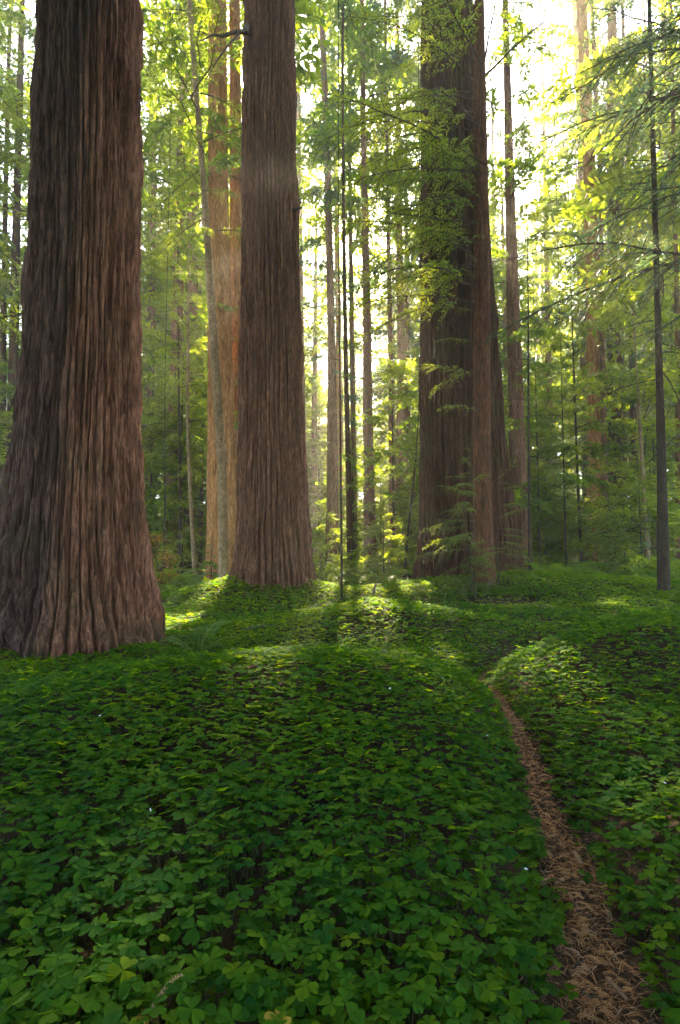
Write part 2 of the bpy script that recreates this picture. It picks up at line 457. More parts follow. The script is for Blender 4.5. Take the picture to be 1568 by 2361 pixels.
def leaves(C, D, U, ln, wd, rng, curl=0.0):
    """diamond leaves: centre-base C, direction D, side U"""
    n = len(C)
    D = D / (np.linalg.norm(D, axis=1, keepdims=True) + 1e-9)
    S = np.cross(D, U); S /= np.linalg.norm(S, axis=1, keepdims=True) + 1e-9
    ln = np.asarray(ln)[:, None]; wd = np.asarray(wd)[:, None]
    Vv = np.stack([C, C + D * ln * .45 + S * wd * .5, C + D * ln, C + D * ln * .45 - S * wd * .5], 1).reshape(-1, 3)
    b = np.arange(n)[:, None] * 4
    T = np.concatenate([b + np.array([[0, 1, 2]]), b + np.array([[0, 2, 3]])])
    return Vv, T

def make_branch(seed, L=3.0, twig_sp=0.16, el_sp=0.06, el=(0.12, 0.035), rise=0.15, droop=0.35, bare=0.15, tw=0.85, leafy=1.0):
    """a redwood branch along +x: flat spray with side twigs; returns arrays"""
    rng = np.random.default_rng(seed)
    A = Acc()
    nseg = 8
    t = np.linspace(0, 1, nseg)
    wob = 0.06 * L * vnoise(t * 3 + seed, t * 0, seed)
    P = np.stack([t * L, wob, L * (rise * t - droop * t ** 2)], 1)
    Vw, Tw = tube(P, 0.018 * L / 3 * (1 - t) + 0.005, 4)
    A.add(Vw, Tw, 0, np.full(len(Vw), .5))
    s = bare * L
    side = 1
    C = []; D = []; U = []; LN = []; tint = []
    while s < L * 0.985:
        f = s / L
        base = np.array([np.interp(f, t, P[:, k]) for k in range(3)])
        tl = tw * L * 0.36 * (0.35 + 0.65 * math.sin(math.pi * min(1, (f - bare * .5) / (1 - bare * .5)) ** .8)) * rng.uniform(.5, 1.25) * (1 - .55 * f)
        ang = side * R(rng.uniform(38, 68)) * (1 - .35 * f)
        dirv = np.array([math.cos(ang), math.sin(ang), rng.uniform(-.35, .15)])
        dirv /= np.linalg.norm(dirv)
        roll = rng.normal(0, .8)
        up = np.array([0, 0, 1.0]) + roll * np.array([-math.sin(ang), math.cos(ang), 0])
        k = max(2, int(tl / el_sp))
        ss = (np.arange(k) + rng.uniform(0, 1, k) * .6) / k
        sag = rng.uniform(.2, .8)
        pts = base + dirv * (ss * tl)[:, None] - np.array([0, 0, 1.0]) * (sag * tl * ss ** 2)[:, None]
        if tl > .25:
            tt = np.array([0, .5, 1.0])
            TP = base + dirv * (tt * tl)[:, None] - np.array([0, 0, 1.0]) * (sag * tl * tt ** 2)[:, None]
            Vw, Tw = tube(TP, np.array([.006, .004, .002]) * L / 3 + .001, 3)
            A.add(Vw, Tw, 0, np.full(len(Vw), .5))
        if rng.uniform() < leafy:
            tv = rng.uniform(0, 1) * .6 + .2
            sd = np.cross(up, dirv); sd /= np.linalg.norm(sd)
            for sgn in (1, -1):
                d = dirv[None] * rng.uniform(.5, 1.0, (k, 1)) + sgn * sd[None] * rng.uniform(.5, .9, (k, 1)) + rng.normal(0, .22, (k, 3)) - np.array([[0, 0, .25]]) * ss[:, None]
                C.append(pts); D.append(d); U.append(np.repeat(up[None], k, 0) + rng.normal(0, .6, (k, 3)))
                LN.append(rng.uniform(.6, 1.25, k) * (1 - .45 * ss)); tint.append(np.clip(tv + rng.normal(0, .16, k) + .15 * ss, 0, 1))
        s += twig_sp * rng.uniform(.5, 1.3) * (.6 if side > 0 else 1)
        side = -side
    if C:
        C = np.concatenate(C); D = np.concatenate(D); U = np.concatenate(U); LN = np.concatenate(LN); tint = np.concatenate(tint)
        Vl, Tl = leaves(C, D, U, LN * el[0], LN * el[1] * rng.uniform(.8, 1.2, len(LN)), rng)
        A.add(Vl, Tl, 1, np.repeat(tint, 4))
    return A.arrays()

FINE = [make_branch(10 + i, 3.0, .14, .05, (.13, .034), rise=.1 + .05 * i, droop=.3 + .06 * (i % 3)) for i in range(5)]
COARSE = [make_branch(30 + i, 3.0, .22, .10, (.36, .15), rise=.05 + .06 * i, droop=.3 + .08 * (i % 3)) for i in range(6)]
FINER = [make_branch(20 + i, 3.0, .13, .038, (.085, .022), rise=.1 + .05 * i, droop=.3 + .06 * (i % 3)) for i in range(4)]
SPARSE = [make_branch(50 + i, 3.0, .35, .12, (.15, .040), rise=.05, droop=.25, bare=.35, tw=.7, leafy=.55) for i in range(4)]

def rotmat(az, tilt, roll):
    return np.array((Matrix.Rotation(az, 3, 'Z') @ Matrix.Rotation(-tilt, 3, 'Y') @ Matrix.Rotation(roll, 3, 'X')))

def crown_mesh(name, seed, specs, lib, mats, trunk_pts=None):
    """specs rows: (z, azimuth, length, tilt up)"""
    rng = np.random.default_rng(seed)
    A = Acc()
    for z, az, L, tilt in specs:
        V, T, m, tint = lib[rng.integers(len(lib))]
        s = L / 3.0
        ox, rr = rad_at(trunk_pts, z) if trunk_pts is not None else (0, .05)
        Rm = rotmat(az, tilt, rng.normal(0, .25))
        V2 = (V * np.array([s, s * rng.choice([-1, 1]) * rng.uniform(.85, 1.15), s])) @ Rm.T + np.array([ox + rr * .7 * math.cos(az), rr * .7 * math.sin(az), z])
        A.add(V2, T, 0, np.clip(tint + rng.normal(0, .12), 0, 1))
        A.m[-1] = m
    return A.mesh(name, mats)

def conifer_specs(rng, z0, z1, n, Lmid, tilt0=-.15, tilt1=.5, az=None, power=1.0, low=.55):
    out = []
    for i in range(n):
        f = (i + rng.uniform()) / n
        f = f ** power
        z = z0 + (z1 - z0) * f
        prof = (low + (1 - low) * min(1, f / .25)) * (1 - max(0, (f - .35) / .65)) ** .8 + .08
        a = rng.uniform(0, 2 * math.pi) if az is None else rng.uniform(*az)
        out.append((z, a, Lmid * prof * rng.uniform(.65, 1.3), rng.normal(tilt0 + (tilt1 - tilt0) * f, .15)))
    return out

def broad_crown(name, seed, blobs, mats, leaf=(.13, .08), n_per=420):
    """leafy understorey crown: sprays of flat leaves on thin limbs round blob centres"""
    rng = np.random.default_rng(seed)
    A = Acc()
    for (x, y, z, rx, rz_) in blobs:
        Vw, Tw = tube(np.array([[0, 0, max(.2, z - rx * 1.2)], [x * .5, y * .5, z - rx * .35], [x, y, z]]), np.array([.025, .015, .005]), 4)
        A.add(Vw, Tw, 0, np.full(len(Vw), .5))
        k = 16
        c = rng.normal(0, 1, (k, 3)); c /= np.linalg.norm(c, axis=1, keepdims=True) + 1e-9
        c = c * rng.uniform(.2, 1, (k, 1)) ** .5 * np.array([rx, rx, rz_]) + np.array([x, y, z])
        for q in c:
            Vw, Tw = tube(np.array([[x, y, z], (np.array([x, y, z]) + q) / 2 + [0, 0, .03], q]), np.array([.006, .004, .002]), 3)
            A.add(Vw, Tw, 0, np.full(len(Vw), .5))
            m = max(4, int(n_per / k))
            p = q + rng.normal(0, 1, (m, 3)) * np.array([rx * .30, rx * .30, rz_ * .14])
            a = rng.uniform(0, 2 * math.pi, m)
            d = np.stack([np.cos(a), np.sin(a), rng.uniform(-.7, .15, m)], 1)
            up = np.array([[0, 0, 1.0]]) + rng.normal(0, .35, (m, 3))
            s = rng.uniform(.6, 1.2, m)
            Vl, Tl = leaves(p, d, up, s * leaf[0], s * leaf[1], rng)
            A.add(Vl, Tl, 1, np.repeat(np.clip(rng.uniform(.1, .9) + rng.normal(0, .15, m), 0, 1), 4))
    return A.mesh(name, mats)

def zgrid(z0, za, na, H, nb):
    return np.concatenate([np.linspace(z0, za, na, endpoint=False), np.linspace(za, H, nb)])

def part_tube(name, P, rad, mat, parent, ns=6, sub=5):
    P = np.asarray(P, float)
    t = np.linspace(0, 1, len(P)); tt = np.linspace(0, 1, (len(P) - 1) * sub + 1)
    Q = np.stack([np.interp(tt, t, P[:, k]) for k in range(3)], 1)
    Q[1:-1] += 0.015 * np.stack([vnoise(tt * 9, tt * 0 + k, k + len(P)) for k in range(3)], 1)[1:-1]
    V, T = tube(Q, np.interp(tt, t, rad), ns)
    return obj(name, mesh_from(name, V, tris=T, mats=[mat], smooth=True), parent)

TRUNKS = []   # (x, y, radius) kept clear of the ground cover
def key_tree(name, label, cat, rows, Y, H, mat, nth=64, nz=140, ridges=22, depth=.02, seed=1, flare=.12, crown=None, group=None, vis=None, lumps=(), groove=(), rtop=.06, ground_r=1.15):
    loc, pts = px_profile(rows, Y, H, rtop)
    root = thing(name, label, cat, loc, 0, group)
    vis = vis or at(784, 0, Y)[0].z * 1.02
    zs = zgrid(-.35, vis, nz, H, 14)
    obj('trunk', trunk_mesh('trunk', pts, mat, zs, nth, ridges, depth, seed, flare, lumps=lumps, groove=groove), root)
    _, r0 = rad_at(pts, .1)
    TRUNKS.append((loc[0], loc[1], r0 * ground_r))
    if crown and 'share' in crown:
        SHARE.append((root, crown['share'], crown.get('dz', 0), crown.get('s', 1.0)))
    elif crown:
        rng = np.random.default_rng(seed + 500)
        specs = []
        for c in crown['specs']: specs += conifer_specs(rng, *c[:4], **(c[4] if len(c) > 4 else {}))
        specs = [s for s in specs if s[0] < H]
        obj('crown', crown_mesh('crown', seed + 900, specs, crown.get('lib', COARSE), [M['twig'], crown.get('leaf', M['needle'])], pts), root)
    return root, pts

SHARE = []   # (tree, crown kind, lift, scale): takes a crown of the shared set
LEFT = (math.pi * .82, math.pi * 1.28)      # branches reaching left and towards the path
RIGHT = (-math.pi * .4, math.pi * .25)

# giant at the left
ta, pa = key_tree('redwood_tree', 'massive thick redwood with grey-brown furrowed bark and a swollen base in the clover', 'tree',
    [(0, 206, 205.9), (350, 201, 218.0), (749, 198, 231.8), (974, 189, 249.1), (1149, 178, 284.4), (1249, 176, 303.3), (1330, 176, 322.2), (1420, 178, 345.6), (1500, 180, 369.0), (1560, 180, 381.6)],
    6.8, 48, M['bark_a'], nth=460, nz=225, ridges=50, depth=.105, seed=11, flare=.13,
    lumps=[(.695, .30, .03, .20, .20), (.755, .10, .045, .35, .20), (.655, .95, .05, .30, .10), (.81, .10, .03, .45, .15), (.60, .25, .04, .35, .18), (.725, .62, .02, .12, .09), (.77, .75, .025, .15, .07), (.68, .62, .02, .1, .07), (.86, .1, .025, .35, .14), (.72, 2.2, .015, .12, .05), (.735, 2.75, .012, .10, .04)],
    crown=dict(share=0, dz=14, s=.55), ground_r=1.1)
# middle giant on the mound
tb, pb = key_tree('redwood_tree', 'broad brown redwood on a clover mound with forked dead branch high on its trunk', 'tree',
    [(0, 621, 110), (400, 621.5, 121), (749, 625.5, 137), (999, 627, 150), (1150, 630, 160), (1249, 632, 170), (1335, 634, 184), (1370, 634, 196)],
    12.8, 52, M['bark_b'], nth=350, nz=180, ridges=46, depth=.085, seed=23, flare=.12,
    lumps=[(.60, .25, .04, .25, .10), (.70, .12, .04, .25, .08), (.85, .12, .04, .3, .09)],
    crown=dict(share=1, dz=20, s=.6))
# right giant, strongly tapered, with deep grooves
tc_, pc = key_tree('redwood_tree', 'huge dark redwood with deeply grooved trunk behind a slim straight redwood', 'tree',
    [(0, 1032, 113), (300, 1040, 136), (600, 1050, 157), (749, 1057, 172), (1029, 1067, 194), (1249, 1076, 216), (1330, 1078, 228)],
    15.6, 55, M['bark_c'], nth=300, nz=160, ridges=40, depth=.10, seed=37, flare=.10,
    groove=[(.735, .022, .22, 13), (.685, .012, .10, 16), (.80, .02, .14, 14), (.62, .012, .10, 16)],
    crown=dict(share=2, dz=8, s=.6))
# slim tree standing before the right giant, its sprays hang to the left
td, pd = key_tree('redwood_tree', 'slim straight redwood standing tight before the huge grooved one', 'tree',
    [(0, 1105, 22), (300, 1107, 29), (600, 1111, 36), (1000, 1111, 40), (1200, 1113, 43), (1335, 1116, 52)],
    13.2, 30, M['bark_slim'], nth=96, nz=220, ridges=26, depth=.014, seed=41, flare=.08,
    crown=dict(lib=FINE, specs=[(8.6, 17, 34, 3.2, dict(az=LEFT, low=.95)), (6.6, 10, 18, 3.0, dict(az=LEFT, low=.95)), (9, 25, 16, 2.4), (3.8, 8, 7, 1.3, dict(az=LEFT, low=1.0))]))
for k, (pu, pv, qu, qv, dy) in enumerate([(1117, 175, 1330, -5, .3), (1117, 140, 1160, -60, -.2), (1093, 95, 985, 55, -.5), (1093, 280, 1000, 200, -.6)]):
    p, _ = at(pu, pv, 13.2); q, _ = at(qu, qv, 13.2 + dy)
    o = Vector(td.location)
    part_tube('branch', [p - o, (p * .5 + q * .5) - o + Vector((0, 0, .12)), q - o], [.03, .02, .006], M['twig'], td)
# ochre pair behind the middle giant
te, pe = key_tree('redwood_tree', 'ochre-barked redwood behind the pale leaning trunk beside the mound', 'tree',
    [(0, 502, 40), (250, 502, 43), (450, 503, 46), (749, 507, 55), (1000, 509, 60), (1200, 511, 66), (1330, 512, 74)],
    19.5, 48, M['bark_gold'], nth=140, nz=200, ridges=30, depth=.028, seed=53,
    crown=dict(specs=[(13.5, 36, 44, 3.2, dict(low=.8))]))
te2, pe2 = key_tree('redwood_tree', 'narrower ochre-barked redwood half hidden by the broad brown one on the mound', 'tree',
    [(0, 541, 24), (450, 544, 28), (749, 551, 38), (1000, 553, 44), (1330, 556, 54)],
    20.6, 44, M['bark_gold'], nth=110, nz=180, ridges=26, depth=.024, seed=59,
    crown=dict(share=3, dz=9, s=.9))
# pale leaning hardwood
tf_, pf = key_tree('tanoak_tree', 'slender pale lichen-spotted trunk leaning before the ochre redwood', 'tree',
    [(0, 437, 11), (200, 451, 12.5), (400, 468, 14), (600, 481, 16.5), (749, 490, 19), (900, 501, 20), (1049, 510, 20.5), (1200, 514, 21), (1330, 516, 23)],
    15.0, 22, M['bark_pale'], nth=40, nz=160, ridges=9, depth=.004, seed=61, flare=.05,
    crown=dict(lib=FINE, specs=[(9.5, 21, 34, 2.2, dict(low=.8))], leaf=M['broad']))
# right of the giants
tn, pn = key_tree('redwood_tree', 'reddish redwood of middling girth just past the huge grooved trunk', 'tree',
    [(0, 1165, 12), (400, 1175, 20), (749, 1184, 30), (999, 1192, 35), (1150, 1199, 38), (1274, 1207, 40), (1300, 1208, 44)],
    21.5, 44, M['bark_red'], nth=100, nz=200, ridges=24, depth=.022, seed=67,
    crown=dict(specs=[(7.5, 36, 48, 2.6, dict(low=.6))]))
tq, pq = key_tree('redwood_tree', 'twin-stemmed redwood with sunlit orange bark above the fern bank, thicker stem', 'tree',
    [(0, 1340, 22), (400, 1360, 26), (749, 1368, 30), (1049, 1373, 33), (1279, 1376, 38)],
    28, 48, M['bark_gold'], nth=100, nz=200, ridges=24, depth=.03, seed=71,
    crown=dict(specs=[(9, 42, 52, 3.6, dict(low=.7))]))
tq2, _ = key_tree('redwood_tree', 'thin stem of the sunlit twin redwood above the fern bank', 'tree',
    [(0, 1364, 8), (400, 1384, 10), (749, 1389, 11), (1049, 1394, 12), (1279, 1398, 13)],
    27.6, 38, M['bark_red'], nth=40, nz=120, ridges=12, depth=.015, seed=73,
    crown=dict(lib=SPARSE, specs=[(6, 36, 34, 2.6)]))
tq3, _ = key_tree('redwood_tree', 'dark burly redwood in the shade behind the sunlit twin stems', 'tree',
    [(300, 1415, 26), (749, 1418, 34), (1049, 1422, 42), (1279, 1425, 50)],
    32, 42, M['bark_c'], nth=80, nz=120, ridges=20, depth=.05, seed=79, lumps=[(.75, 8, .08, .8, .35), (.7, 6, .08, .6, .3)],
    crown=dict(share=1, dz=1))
tr, pr = key_tree('redwood_tree', 'slim dark pole-like redwood with bare fine branches over the clover', 'tree',
    [(0, 1497, 8), (260, 1504, 10), (749, 1517.5, 13.5), (1099, 1526, 20), (1339, 1530, 28)],
    12.6, 19, M['bark_pole'], nth=48, nz=160, ridges=16, depth=.007, seed=83, flare=.06,
    crown=dict(lib=SPARSE, specs=[(4.5, 18.5, 52, 1.9, dict(low=.9, tilt0=-.3, tilt1=.2))]))
# centre distance
CENTRE = [
    ('upright blue-green fir trunk in the misty gap between the mound and the grooved giant', [(0, 741, 13), (390, 755, 15), (807, 765, 18), (1000, 766.5, 24), (1213, 767, 28), (1290, 767, 30)], 33, 50, 'bark_far', dict(specs=[(9, 48, 60, 2.4, dict(low=.8))], leaf=M['needle_blue']), 'fir_tree'),
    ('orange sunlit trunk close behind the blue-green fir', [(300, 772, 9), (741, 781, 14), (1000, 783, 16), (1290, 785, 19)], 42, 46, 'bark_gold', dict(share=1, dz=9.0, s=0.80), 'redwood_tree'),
    ('straight brown redwood in the misty gap with bright sky on one side', [(300, 838, 12), (785, 847, 19), (885, 847, 22), (1110, 850, 25), (1254, 854, 29), (1290, 855, 31)], 30, 44, 'bark_red', dict(share=2, dz=6.0, s=0.80), 'redwood_tree'),
    ('thin redwood against the brightest patch of sky in the misty gap', [(400, 893, 8), (785, 900, 11), (905, 902, 12), (1050, 903, 13), (1295, 907, 18)], 31, 38, 'bark_red', dict(share=3, dz=16.0, s=0.80), 'redwood_tree'),
    ('mossy redwood between the thin bright-sky one and the leaning sapling', [(500, 920, 14), (885, 925, 18), (1131, 925, 26), (1295, 927, 30)], 34, 40, 'bark_far', dict(share=4, dz=10.0, s=0.80), 'redwood_tree'),
    ('short-looking dark redwood trunk low in the misty gap', [(800, 797, 10), (1131, 804, 13), (1285, 808, 16)], 27, 24, 'bark_c', dict(lib=SPARSE, specs=[(6, 23, 26, 2.2)]), 'redwood_tree'),
    ('grey-brown redwood trunk next to the short-looking dark one', [(700, 810, 10), (1213, 817, 13), (1285, 818, 15)], 36, 40, 'bark_far', dict(share=0, dz=10.0, s=0.80), 'redwood_tree'),
    ('pale trunk rising close beside the broad brown redwood in misty light', [(180, 688, 9), (500, 691, 12), (800, 694, 15), (1280, 699, 22)], 44, 52, 'bark_far', dict(share=4, dz=22.0, s=0.50), 'redwood_tree'),
    ('pale distant redwood seen past the inner edge of the massive thick one', [(500, 347, 13), (900, 346, 16), (1280, 350, 22)], 40, 48, 'bark_far', dict(share=2, dz=-1.0, s=0.80), 'redwood_tree'),
    ('bluish distant redwood between the reddish one and the sunlit twin', [(700, 1262, 12), (1000, 1268, 15), (1280, 1272, 20)], 46, 50, 'bark_far', dict(share=3, dz=8.0, s=0.80), 'redwood_tree'),
    ('pale high redwood rising into the bright sky above the sunlit twin', [(0, 1330, 20), (300, 1342, 22), (700, 1352, 26), (1280, 1362, 34)], 38, 60, 'bark_far', dict(specs=[(18, 58, 50, 3.0, dict(low=.5))]), 'redwood_tree'),
    ('redwood in the shade between the burly one and the dark pole', [(700, 1455, 11), (1080, 1464, 16), (1280, 1468, 20)], 33, 40, 'bark_c', dict(share=4, dz=-1.0, s=0.80), 'redwood_tree'),
    ('redwood trunk at the outer side of the slim dark pole', [(700, 1561, 9), (1080, 1566, 13), (1300, 1568, 17)], 24, 36, 'bark_red', dict(share=0, dz=-2.0, s=0.80), 'redwood_tree'),
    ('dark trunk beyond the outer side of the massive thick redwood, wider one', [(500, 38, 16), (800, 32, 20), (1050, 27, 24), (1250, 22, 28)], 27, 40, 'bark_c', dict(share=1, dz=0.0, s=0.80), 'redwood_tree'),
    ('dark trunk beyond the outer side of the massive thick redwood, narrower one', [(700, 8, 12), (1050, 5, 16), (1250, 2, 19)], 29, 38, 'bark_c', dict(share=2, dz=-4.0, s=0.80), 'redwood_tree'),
]
for k, (lab, rows, Y, H, bm, cr, nm) in enumerate(CENTRE):
    key_tree(nm, lab, 'tree', rows, Y, H, M[bm], nth=60, nz=90, ridges=20, depth=.022, seed=100 + k * 7, flare=.08, crown=cr)
# slender poles and saplings
POLES = [
    ('bent slender hardwood trunk over the dark mossy stump', [(800, 434, 6), (964, 432, 7), (1064, 436, 8), (1164, 440, 9), (1264, 446, 10), (1325, 450, 11)], 20, 13, 'bark_pale', dict(specs=[(5, 12.5, 22, 2.4)], leaf=M['broad'])),
    ('dark straight pole just behind the bent hardwood trunk', [(700, 432, 5), (1100, 437, 7), (1310, 440, 9)], 25, 18, 'bark_pole', dict(specs=[(5, 17, 26, 2.4)])),
    ('dark pole beside the dark mossy stump, its lower branches bare', [(800, 411, 4), (1150, 415, 6), (1325, 420, 8)], 21, 16, 'bark_pole', dict(specs=[(4.5, 15, 24, 2.2)])),
    ('very thin pole rising from the ferns by the massive thick redwood', [(950, 380, 1.8), (1310, 380, 3.2)], 17, 7.5, 'bark_pole', dict(lib=SPARSE, specs=[(2, 7.3, 20, 1.3)])),
    ('thin straight sapling pole on the open clover before the misty gap', [(600, 781, 2.0), (900, 784, 3.4), (1050, 785.5, 4.4), (1345, 788, 5.6)], 11.5, 8.5, 'bark_pole', dict(lib=SPARSE, specs=[(2.5, 8.3, 16, .9)])),
    ('thin sapling leaning out beside the grooved giant', [(850, 972, 2.2), (950, 966, 3.0), (1080, 957, 4), (1244, 939, 5), (1300, 934, 6)], 21, 9, 'bark_pole', dict(lib=SPARSE, specs=[(3, 8.8, 14, 1.2)])),
    ('thin dark pole tight beside the reddish middling redwood', [(700, 1218, 3.5), (1000, 1219, 5), (1260, 1221, 7)], 18.5, 12, 'bark_pole', dict(lib=SPARSE, specs=[(3.5, 11.8, 26, 1.8)])),
    ('thin dark conifer pole between the fern bank and the sunlit twin redwood', [(900, 1325, 4), (1100, 1332, 6), (1285, 1340, 8)], 23, 13, 'bark_pole', dict(specs=[(3.5, 12.7, 30, 2.2)])),
    ('slight conifer pole over the fern bank near the reddish redwood', [(1000, 1298, 3), (1280, 1305, 5)], 22, 9, 'bark_pole', dict(specs=[(2.2, 8.8, 26, 1.7)])),
    ('small conifer pole in the shade at the near end of the fern bank', [(1000, 1238, 3.4), (1285, 1245, 5.5)], 22.5, 9, 'bark_pole', dict(specs=[(2, 8.8, 26, 1.8)])),
]
for k, (lab, rows, Y, H, bm, cr) in enumerate(POLES):
    key_tree('sapling_pole', lab, 'tree', rows, Y, H, M[bm], nth=14, nz=50, ridges=6, depth=.004, seed=300 + k * 7, flare=.05, crown=cr, rtop=.008)

# dead forked branch and stubs on the middle redwood
ob = Vector(tb.location)
def pb_(u, v, Y): return at(u, v, Y)[0] - ob
part_tube('dead_branch', [pb_(575, 74, 12.4), pb_(548, 72, 12.1), pb_(512, 82, 12.0), pb_(490, 80, 11.9), pb_(458, 95, 11.8)], [.06, .045, .035, .025, .008], M['dead'], tb, 7)
part_tube('dead_branch', [pb_(552, 74, 12.1), pb_(530, 100, 12.0), pb_(500, 140, 11.9), pb_(480, 175, 11.9), pb_(462, 205, 11.8)], [.03, .024, .018, .012, .004], M['dead'], tb, 6)
part_tube('branch_stub', [pb_(676, 481, 12.5), pb_(686, 481, 12.4), pb_(697, 477, 12.35)], [.04, .028, .02], M['dead'], tb, 7)
part_tube('branch_stub', [pb_(565, 66, 12.5), pb_(572, 60, 12.3), pb_(570, 75, 12.2)], [.07, .06, .03], M['dead'], tb, 7)
oa = Vector(ta.location)
for (u0, v0, u1, v1) in [(322, 205, 331, 260), (335, 982, 326, 984)]:
    part_tube('branch_stub', [at(u0, v0, 6.4)[0] - oa, at((u0 + u1) / 2 + 2, (v0 + v1) / 2, 6.35)[0] - oa, at(u1, v1, 6.3)[0] - oa], [.015, .012, .004], M['dead'], ta, 6)

# redwood reaching in from beyond the right edge
def plain_tree(name, label, group, x, y, H, r, mat, specs, lib, leaf, seed):
    bz = gz1(x, y)
    root = thing(name, label, 'tree', (x, y, bz), 0, group)
    pts = [(-.3, 0, 0, r * 1.35), (.5, 0, 0, r * 1.15), (3, 0, 0, r), (H * .5, 0.1, 0, r * .7), (H, .2, 0, .05)]
    obj('trunk', trunk_mesh('trunk', pts, mat, np.linspace(-.3, H, 90), 40, 16, .02, seed, .1), root)
    rng = np.random.default_rng(seed)
    sp = []
    for c in specs: sp += conifer_specs(rng, *c[:4], **(c[4] if len(c) > 4 else {}))
    obj('crown', crown_mesh('crown', seed + 1, sp, lib, [M['twig'], leaf], pts), root)
    TRUNKS.append((x, y, r * 1.3))
    return root
tz = plain_tree('redwood_tree', 'redwood whose long dark drooping sprays hang over the slim dark pole', None, ux(1790, 11), 11.0, 30, .35, M['bark_red'],
    [(6.2, 18, 34, 4.2, dict(az=(math.pi * .8, math.pi * 1.25), low=1.0, tilt0=-.25, tilt1=.1)), (6, 20, 14, 3)], FINER, M['needle_blue'], 401)
oz = Vector(tz.location)
part_tube('branch', [Vector((-.25, -.1, at(1790, 60, 11)[0].z - oz.z)), at(1568, 200, 10.8)[0] - oz, at(1460, 275, 10.7)[0] - oz, at(1345, 385, 10.6)[0] - oz], [.05, .035, .022, .006], M['twig'], tz)
plain_tree('redwood_tree', 'redwood with leafy low sprays beyond the outer side of the massive thick trunk', None, ux(-120, 14), 14.0, 32, .35, M['bark_red'],
    [(4.5, 18, 38, 3.0, dict(low=.9))], FINE, M['needle'], 403)
plain_tree('redwood_tree', 'leafy redwood filling the space between the massive thick trunk and the ochre one', None, ux(395, 24), 24.0, 40, .28, M['bark_red'],
    [(6.5, 34, 64, 3.0, dict(low=.9))], COARSE, M['needle'], 405)

# redwood sprouts at the foot of the grooved giant
def sprout(label, u, v, Y, H, L, n, seed, leaf=None, lean=0.0, az=None):
    p, _ = at(u, v, Y)
    x = p.x; bz = gz1(x, Y)
    root = thing('redwood_sapling', label, 'sapling', (x, Y, bz))
    pts = [(-.1, 0, 0, .022), (H * .5, lean * .5, 0, .014), (H, lean, 0, .003)]
    obj('trunk', trunk_mesh('trunk', pts, M['bark_pole'], np.linspace(-.1, H, 24), 8, 4, .001, seed, 0), root)
    rng = np.random.default_rng(seed)
    obj('crown', crown_mesh('crown', seed, conifer_specs(rng, .25, H, n, L, -.1, .35, az=az, low=.8), FINE if Y < 16 else COARSE, [M['twig'], leaf or M['needle']], pts), root)
    return root
sprout('young redwood sprout with flat tiered sprays before the huge grooved trunk', 1092, 1330, 12.6, 3.4, 1.25, 26, 501, az=(math.pi * .6, math.pi * 1.6))
sprout('low redwood sprout at the foot of the slim straight redwood', 1085, 1335, 12.3, 1.3, .9, 16, 502)
sprout('small redwood sprout on the outer side of the slim straight redwood', 1150, 1325, 12.9, 3.0, .9, 15, 503, az=(-1.0, .8))
sprout('small dense conifer seedling in the misty gap by the mossy log', 885, 1300, 21, 3.2, 1.1, 30, 504)
sprout('dark fine-needled seedling in the misty gap beside the thin sapling pole', 752, 1310, 17, 2.6, 1.0, 30, 505)
sprout('seedling with pale flat sprays beside the very thin pole', 376, 1300, 18, 3.0, 1.0, 24, 506)
sprout('low seedling spray at the foot of the ochre-barked redwood', 487, 1325, 18.2, 1.6, .7, 14, 507)
sprout('dark drooping young conifer between the burly redwood and slim dark pole', 1480, 1300, 19, 4.6, 1.7, 44, 508)
sprout('broad young conifer in shade behind the fern bank', 1440, 1290, 23, 6.0, 2.2, 52, 509)

# ------------------------------------------------------------------ shared background trees
rngB = np.random.default_rng(77)
BG_TRUNK = {}
def bg_trunk(H, r, mat, seed):
    pts = [(-.6, 0, 0, r * 1.5), (.3, 0, 0, r * 1.25), (2.5, 0, 0, r), (H * .55, .15, 0, r * .62), (H, .25, 0, .04)]
    return trunk_mesh('trunk', pts, mat, np.concatenate([np.linspace(-.6, 16, 60), np.linspace(17, H, 16)]), 36, 14, .03, seed, .1), pts
VAR = []
for k in range(5):
    H = [50, 44, 56, 38, 47][k]
    tm, pts = bg_trunk(H, [.42, .34, .5, .28, .38][k], M['bark_far'] if k % 2 else M['bark_red'], 600 + k)
    sp = conifer_specs(rngB, [9, 7, 13, 5, 8][k], H - 1, [122, 114, 122, 100, 114][k], [4.4, 4.0, 4.8, 3.6, 4.2][k], low=.75)
    VAR.append((tm, crown_mesh('crown', 610 + k, sp, COARSE, [M['twig'], M['needle_blue'] if k == 4 else M['needle']], pts)))
UND = []
for k in range(4):
    H = [9, 7, 12, 5][k]
    pts = [(-.3, 0, 0, .09), (H * .5, .1, 0, .05), (H, .1, 0, .008)]
    tm = trunk_mesh('trunk', pts, M['bark_pole'], np.linspace(-.3, H, 30), 10, 4, .003, 630 + k, 0)
    sp = conifer_specs(rngB, .5, H, [64, 56, 74, 44][k], [2.3, 2.0, 2.6, 1.6][k], low=.85)
    UND.append((tm, crown_mesh('crown', 640 + k, sp, COARSE, [M['twig'], M['needle']], pts)))
BRD = []
